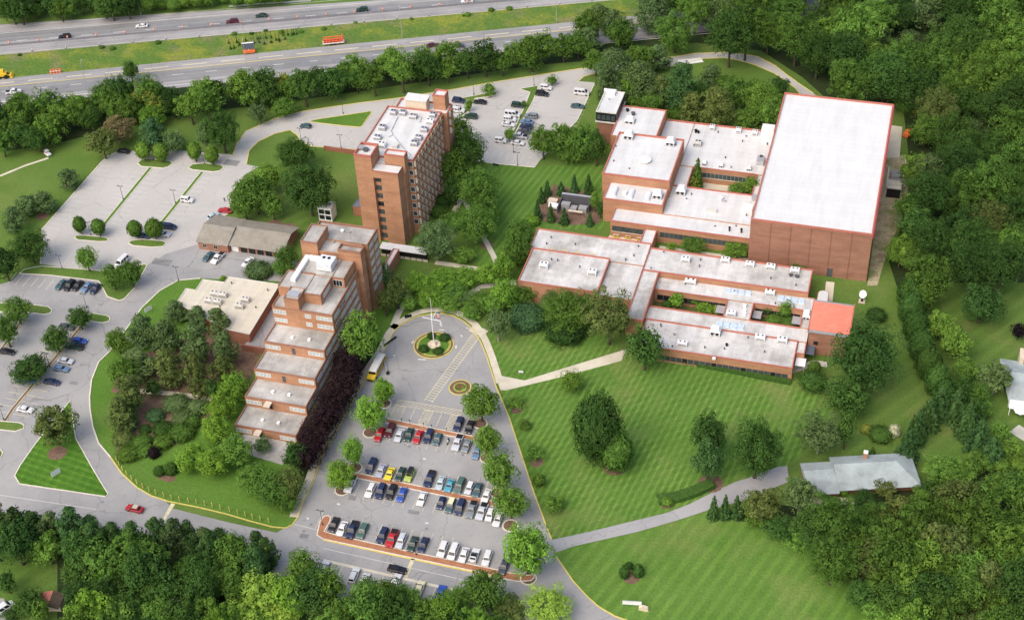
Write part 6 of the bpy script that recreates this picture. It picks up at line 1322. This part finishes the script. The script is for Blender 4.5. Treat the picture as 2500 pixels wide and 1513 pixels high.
units('on the north school roof', 5.4, [('hood',1663,464,3.2,2.9,2.4,W_),('low',1737,514,3.2,1.2,.7,'offwhite'),('disc',1761,482,1.3,1.3,.8,W_),('low',1825,512,3.2,3.2,2.2,W_),('low',1823,538,2.6,2.4,1.1,'skylight_w'),('dark',1781,560,.8,.8,1.6,'black'),('dark',1810,564,.8,.8,1.6,'black'),('low',1843,484,1.8,1.6,1.4,'steel'),('dark',1699,321,1.2,1.2,1.2,'black'),('dark',1705,323,1.0,1.0,.9,'black'),('box',1704,350,2.2,2.2,1.5,'offwhite'),('box',1739,312,1.7,1.7,1.5,W_),('box',1803,319,1.7,1.7,1.5,W_),('box',1843,325,1.7,1.7,1.5,W_),('low',1875,322,4.0,3.6,3.0,W_),('low',1874,346,3.6,2.2,1.0,W_),('low',1857,393,2.3,3.6,1.5,'steel'),('hood',1720,398,1.4,1.4,1.2,W_),('hood',1761,403,1.4,1.4,1.2,W_),('hood',1829,411,1.5,1.5,1.2,W_),('dark',1858,387,1.2,1.2,2.0,'darkgrey'),('low',1767,491,1.4,.7,.4,'steel')], 'units on the north school roof')
units('on the north west school block', 9.2, [('hood',1538,293,3.2,2.8,1.8,W_),('dark',1532,270,1.3,1.3,1.0,'black'),('dark',1546,279,1.6,1.4,1.3,'darkgrey')], 'units on the north west block')
units('on the glazed rooftop room', 12.35, [('low',1495,229,1.9,1.8,1.0,W_),('dark',1487,243,.6,.6,.4,'grey'),('low',1490,222,4.2,.5,1.0,W_)], 'units on the glazed room')
units('on the left box of the south school', 7.15, [('box',1328,648,2.6,1.8,1.5,W_),('box',1446,665,2.6,1.8,1.5,W_)], 'units on the south school')
units('on the north wing of the south school', 5.85, [('box',1674,634,2.6,1.7,1.4,W_),('box',1771,635,2.6,1.7,1.2,W_),('box',1831,645,2.6,1.7,1.2,W_),('box',1882,651,2.6,1.7,1.2,W_),('box',1941,660,2.6,1.7,1.2,W_),('dark',1931,672,1.4,1.4,.7,'darkgrey'),('dark',1946,675,1.6,1.4,.6,'darkgrey')], 'units on the south school')
units('on the courtyard roof', 4.25, [('box',1686,687,3.2,1.9,1.3,W_),('box',1880,714,2.8,1.9,1.3,W_),('box',1785,765,2.6,1.5,1.2,W_),('hood',1970,768,2.2,3.0,1.6,W_),('pane',1802,712,7.8,2.4,.3,'skylight'),('pane',1932,731,7.8,2.4,.3,'skylight'),('pane',1783,794,8.0,2.6,.3,'skylight'),('low',1818,746,.9,.9,.5,W_),('low',1818,757,.9,.9,.5,W_),('low',1817,767,.9,.9,.5,W_)], 'units on the courtyard roof')
units('on the front wing of the south school', 4.4, [('hood',1747,808,3.0,2.2,2.4,W_),('box',1856,824,2.8,1.7,1.3,W_),('box',1910,830,2.8,1.7,1.3,W_),('box',1666,838,2.8,1.5,1.1,W_),('dark',1774,842,.9,.9,.9,'black'),('dark',1646,816,.8,.8,.5,'grey')], 'units on the front wing')
for i, (z, pts) in enumerate(((2.7,((641,1025),(680,1032))),(5.8,((666,956),(706,963))),(12.3,((714,823),(755,829))))):
    for j, q in enumerate(pts): roofunit('low', q[0], q[1], z, .8, .8, .5, 'white', f"small white vent box on the {['lowest','second lowest','highest'][i]} terrace, {['left','right'][j]} of two", 'terrace vents', 'roof box')
units('on the high rise roof', 26.6, [('box',961,275,2.0,2.0,1.3,'steel'),('box',984,276,2.0,2.0,1.3,'steel'),('box',1009,285,2.4,1.8,1.2,'steel'),('box',934,312,2.2,2.0,1.3,'steel'),('box',922,336,2.2,1.8,1.2,'steel'),('box',932,354,2.6,2.2,1.4,W_),('box',1057,281,2.0,2.0,1.3,'steel'),('box',1050,297,2.4,2.0,1.2,W_),('box',1036,317,2.2,1.8,1.3,'steel'),('box',1022,337,2.2,1.8,1.3,'steel'),('box',1012,350,2.2,2.0,1.3,'steel'),('low',966,357,1.5,1.8,1.0,'offwhite')], 'units on the high rise')
units('in the corner stair tower top', 30.7, [('dark',882,361,2.4,2.4,.8,'grey'),('dark',893,366,2.2,2.2,.7,'darkgrey')], 'units on the high rise')
mb = MB()
for pl in (([(972,285),(955,320),(960,330),(985,362)]),([(948,335),(960,330)]),([(985,362),(1003,380)]),([(1030,285),(1025,300)])): 
    q = [P(u, v, 26.7) for u, v in pl]
    for a_, c_ in zip(q[:-1], q[1:]): mb.cyl(a_, c_, .14, .14, 6)
tag(mb.build('roof_pipe', M['steel']), 'grey pipework running across the white high rise roof', 'roof pipes')
units('on the beige flat roof', 4.32, [('box',524,717,2.6,1.5,1.4,'offwhite'),('box',544,720,2.6,1.5,1.4,'offwhite'),('box',510,734,2.6,1.5,1.4,'offwhite'),('box',531,737,2.6,1.5,1.4,'offwhite'),('box',599,732,2.6,1.5,1.4,'offwhite'),('box',585,747,2.6,1.5,1.4,'offwhite')], 'units on the beige roof')
units('on the top roof of the stepped building', 23.3, [('low',768,587,1.2,1.2,.5,W_),('disc',836,563,1.0,1.0,.8,W_),('low',851,567,1.2,.8,.3,'grey'),('dark',814,591,.6,.6,.8,'grey')], 'units on the stepped building')
p = P(1800,876); o = inst('floodlight', _um.get(('low','white')) or unit('low')[0].mesh('floodlight', M['white']), None, (81.6-21, -12.5, 4.2), 0, (.9,.7,.5)); tag(o, 'white floodlight box above the south school windows', 'floodlight')

# small vent pipes scattered over the flat roofs
mb = MB(); mb.cyl((0,0,0),(0,0,.55),.16,.16,7); mb.cyl((0,0,.55),(0,0,.7),.26,.22,7); vp = mb.mesh('vent_pipe', [M['darkgrey']])
rv = random.Random(5)
for nm, z, x0, x1, y0, y1, n in (('the north school roof',5.35,36,61,77,98,7),('the north school roof',5.35,36,60,43,61,6),('the tall hall roof',10.9,14,33,58,80,4),('the south school wing roof',5.85,36,80,20,29,7),('the left school roof',6.05,1,33,22,30,6),('the front wing roof',4.4,42,80,-11,-2,7),('the courtyard roof',4.25,41,82,14,18,4),('the beige roof',4.32,-92,-70,-28,-12,6),('the low left school box',7.15,2,23,6,19,3)):
    for i in range(n): o = inst('vent_pipe', vp, None, (rv.uniform(x0,x1), rv.uniform(y0,y1), z), 0, (1,1,rv.uniform(.6,1.2))); tag(o, f'small dark vent pipe standing on {nm}', 'vent pipe', f'vent pipes on {nm}')
a_ = MB()
q = [P(u, v, 7.6) for u, v in ((1340,610),(1372,612),(1405,618),(1440,622))]
for i, c in enumerate(q): mb = MB(); mb.cyl((c.x,20.9,6.06),(c.x,20.9,7.9),.07,.07,6); mb.cyl((c.x,20.9,7.9),(c.x+1.6,20.9,7.9),.07,.07,6); mb.cyl((c.x+1.6,20.9,7.9),(c.x+1.6,20.9,7.5),.07,.07,6); tag(mb.build('gas_pipe', M['yellow']), f'{ORD[i]} bent yellow gas pipe from the left behind the low school box', 'gas pipe', 'gas pipes on the left school roof')
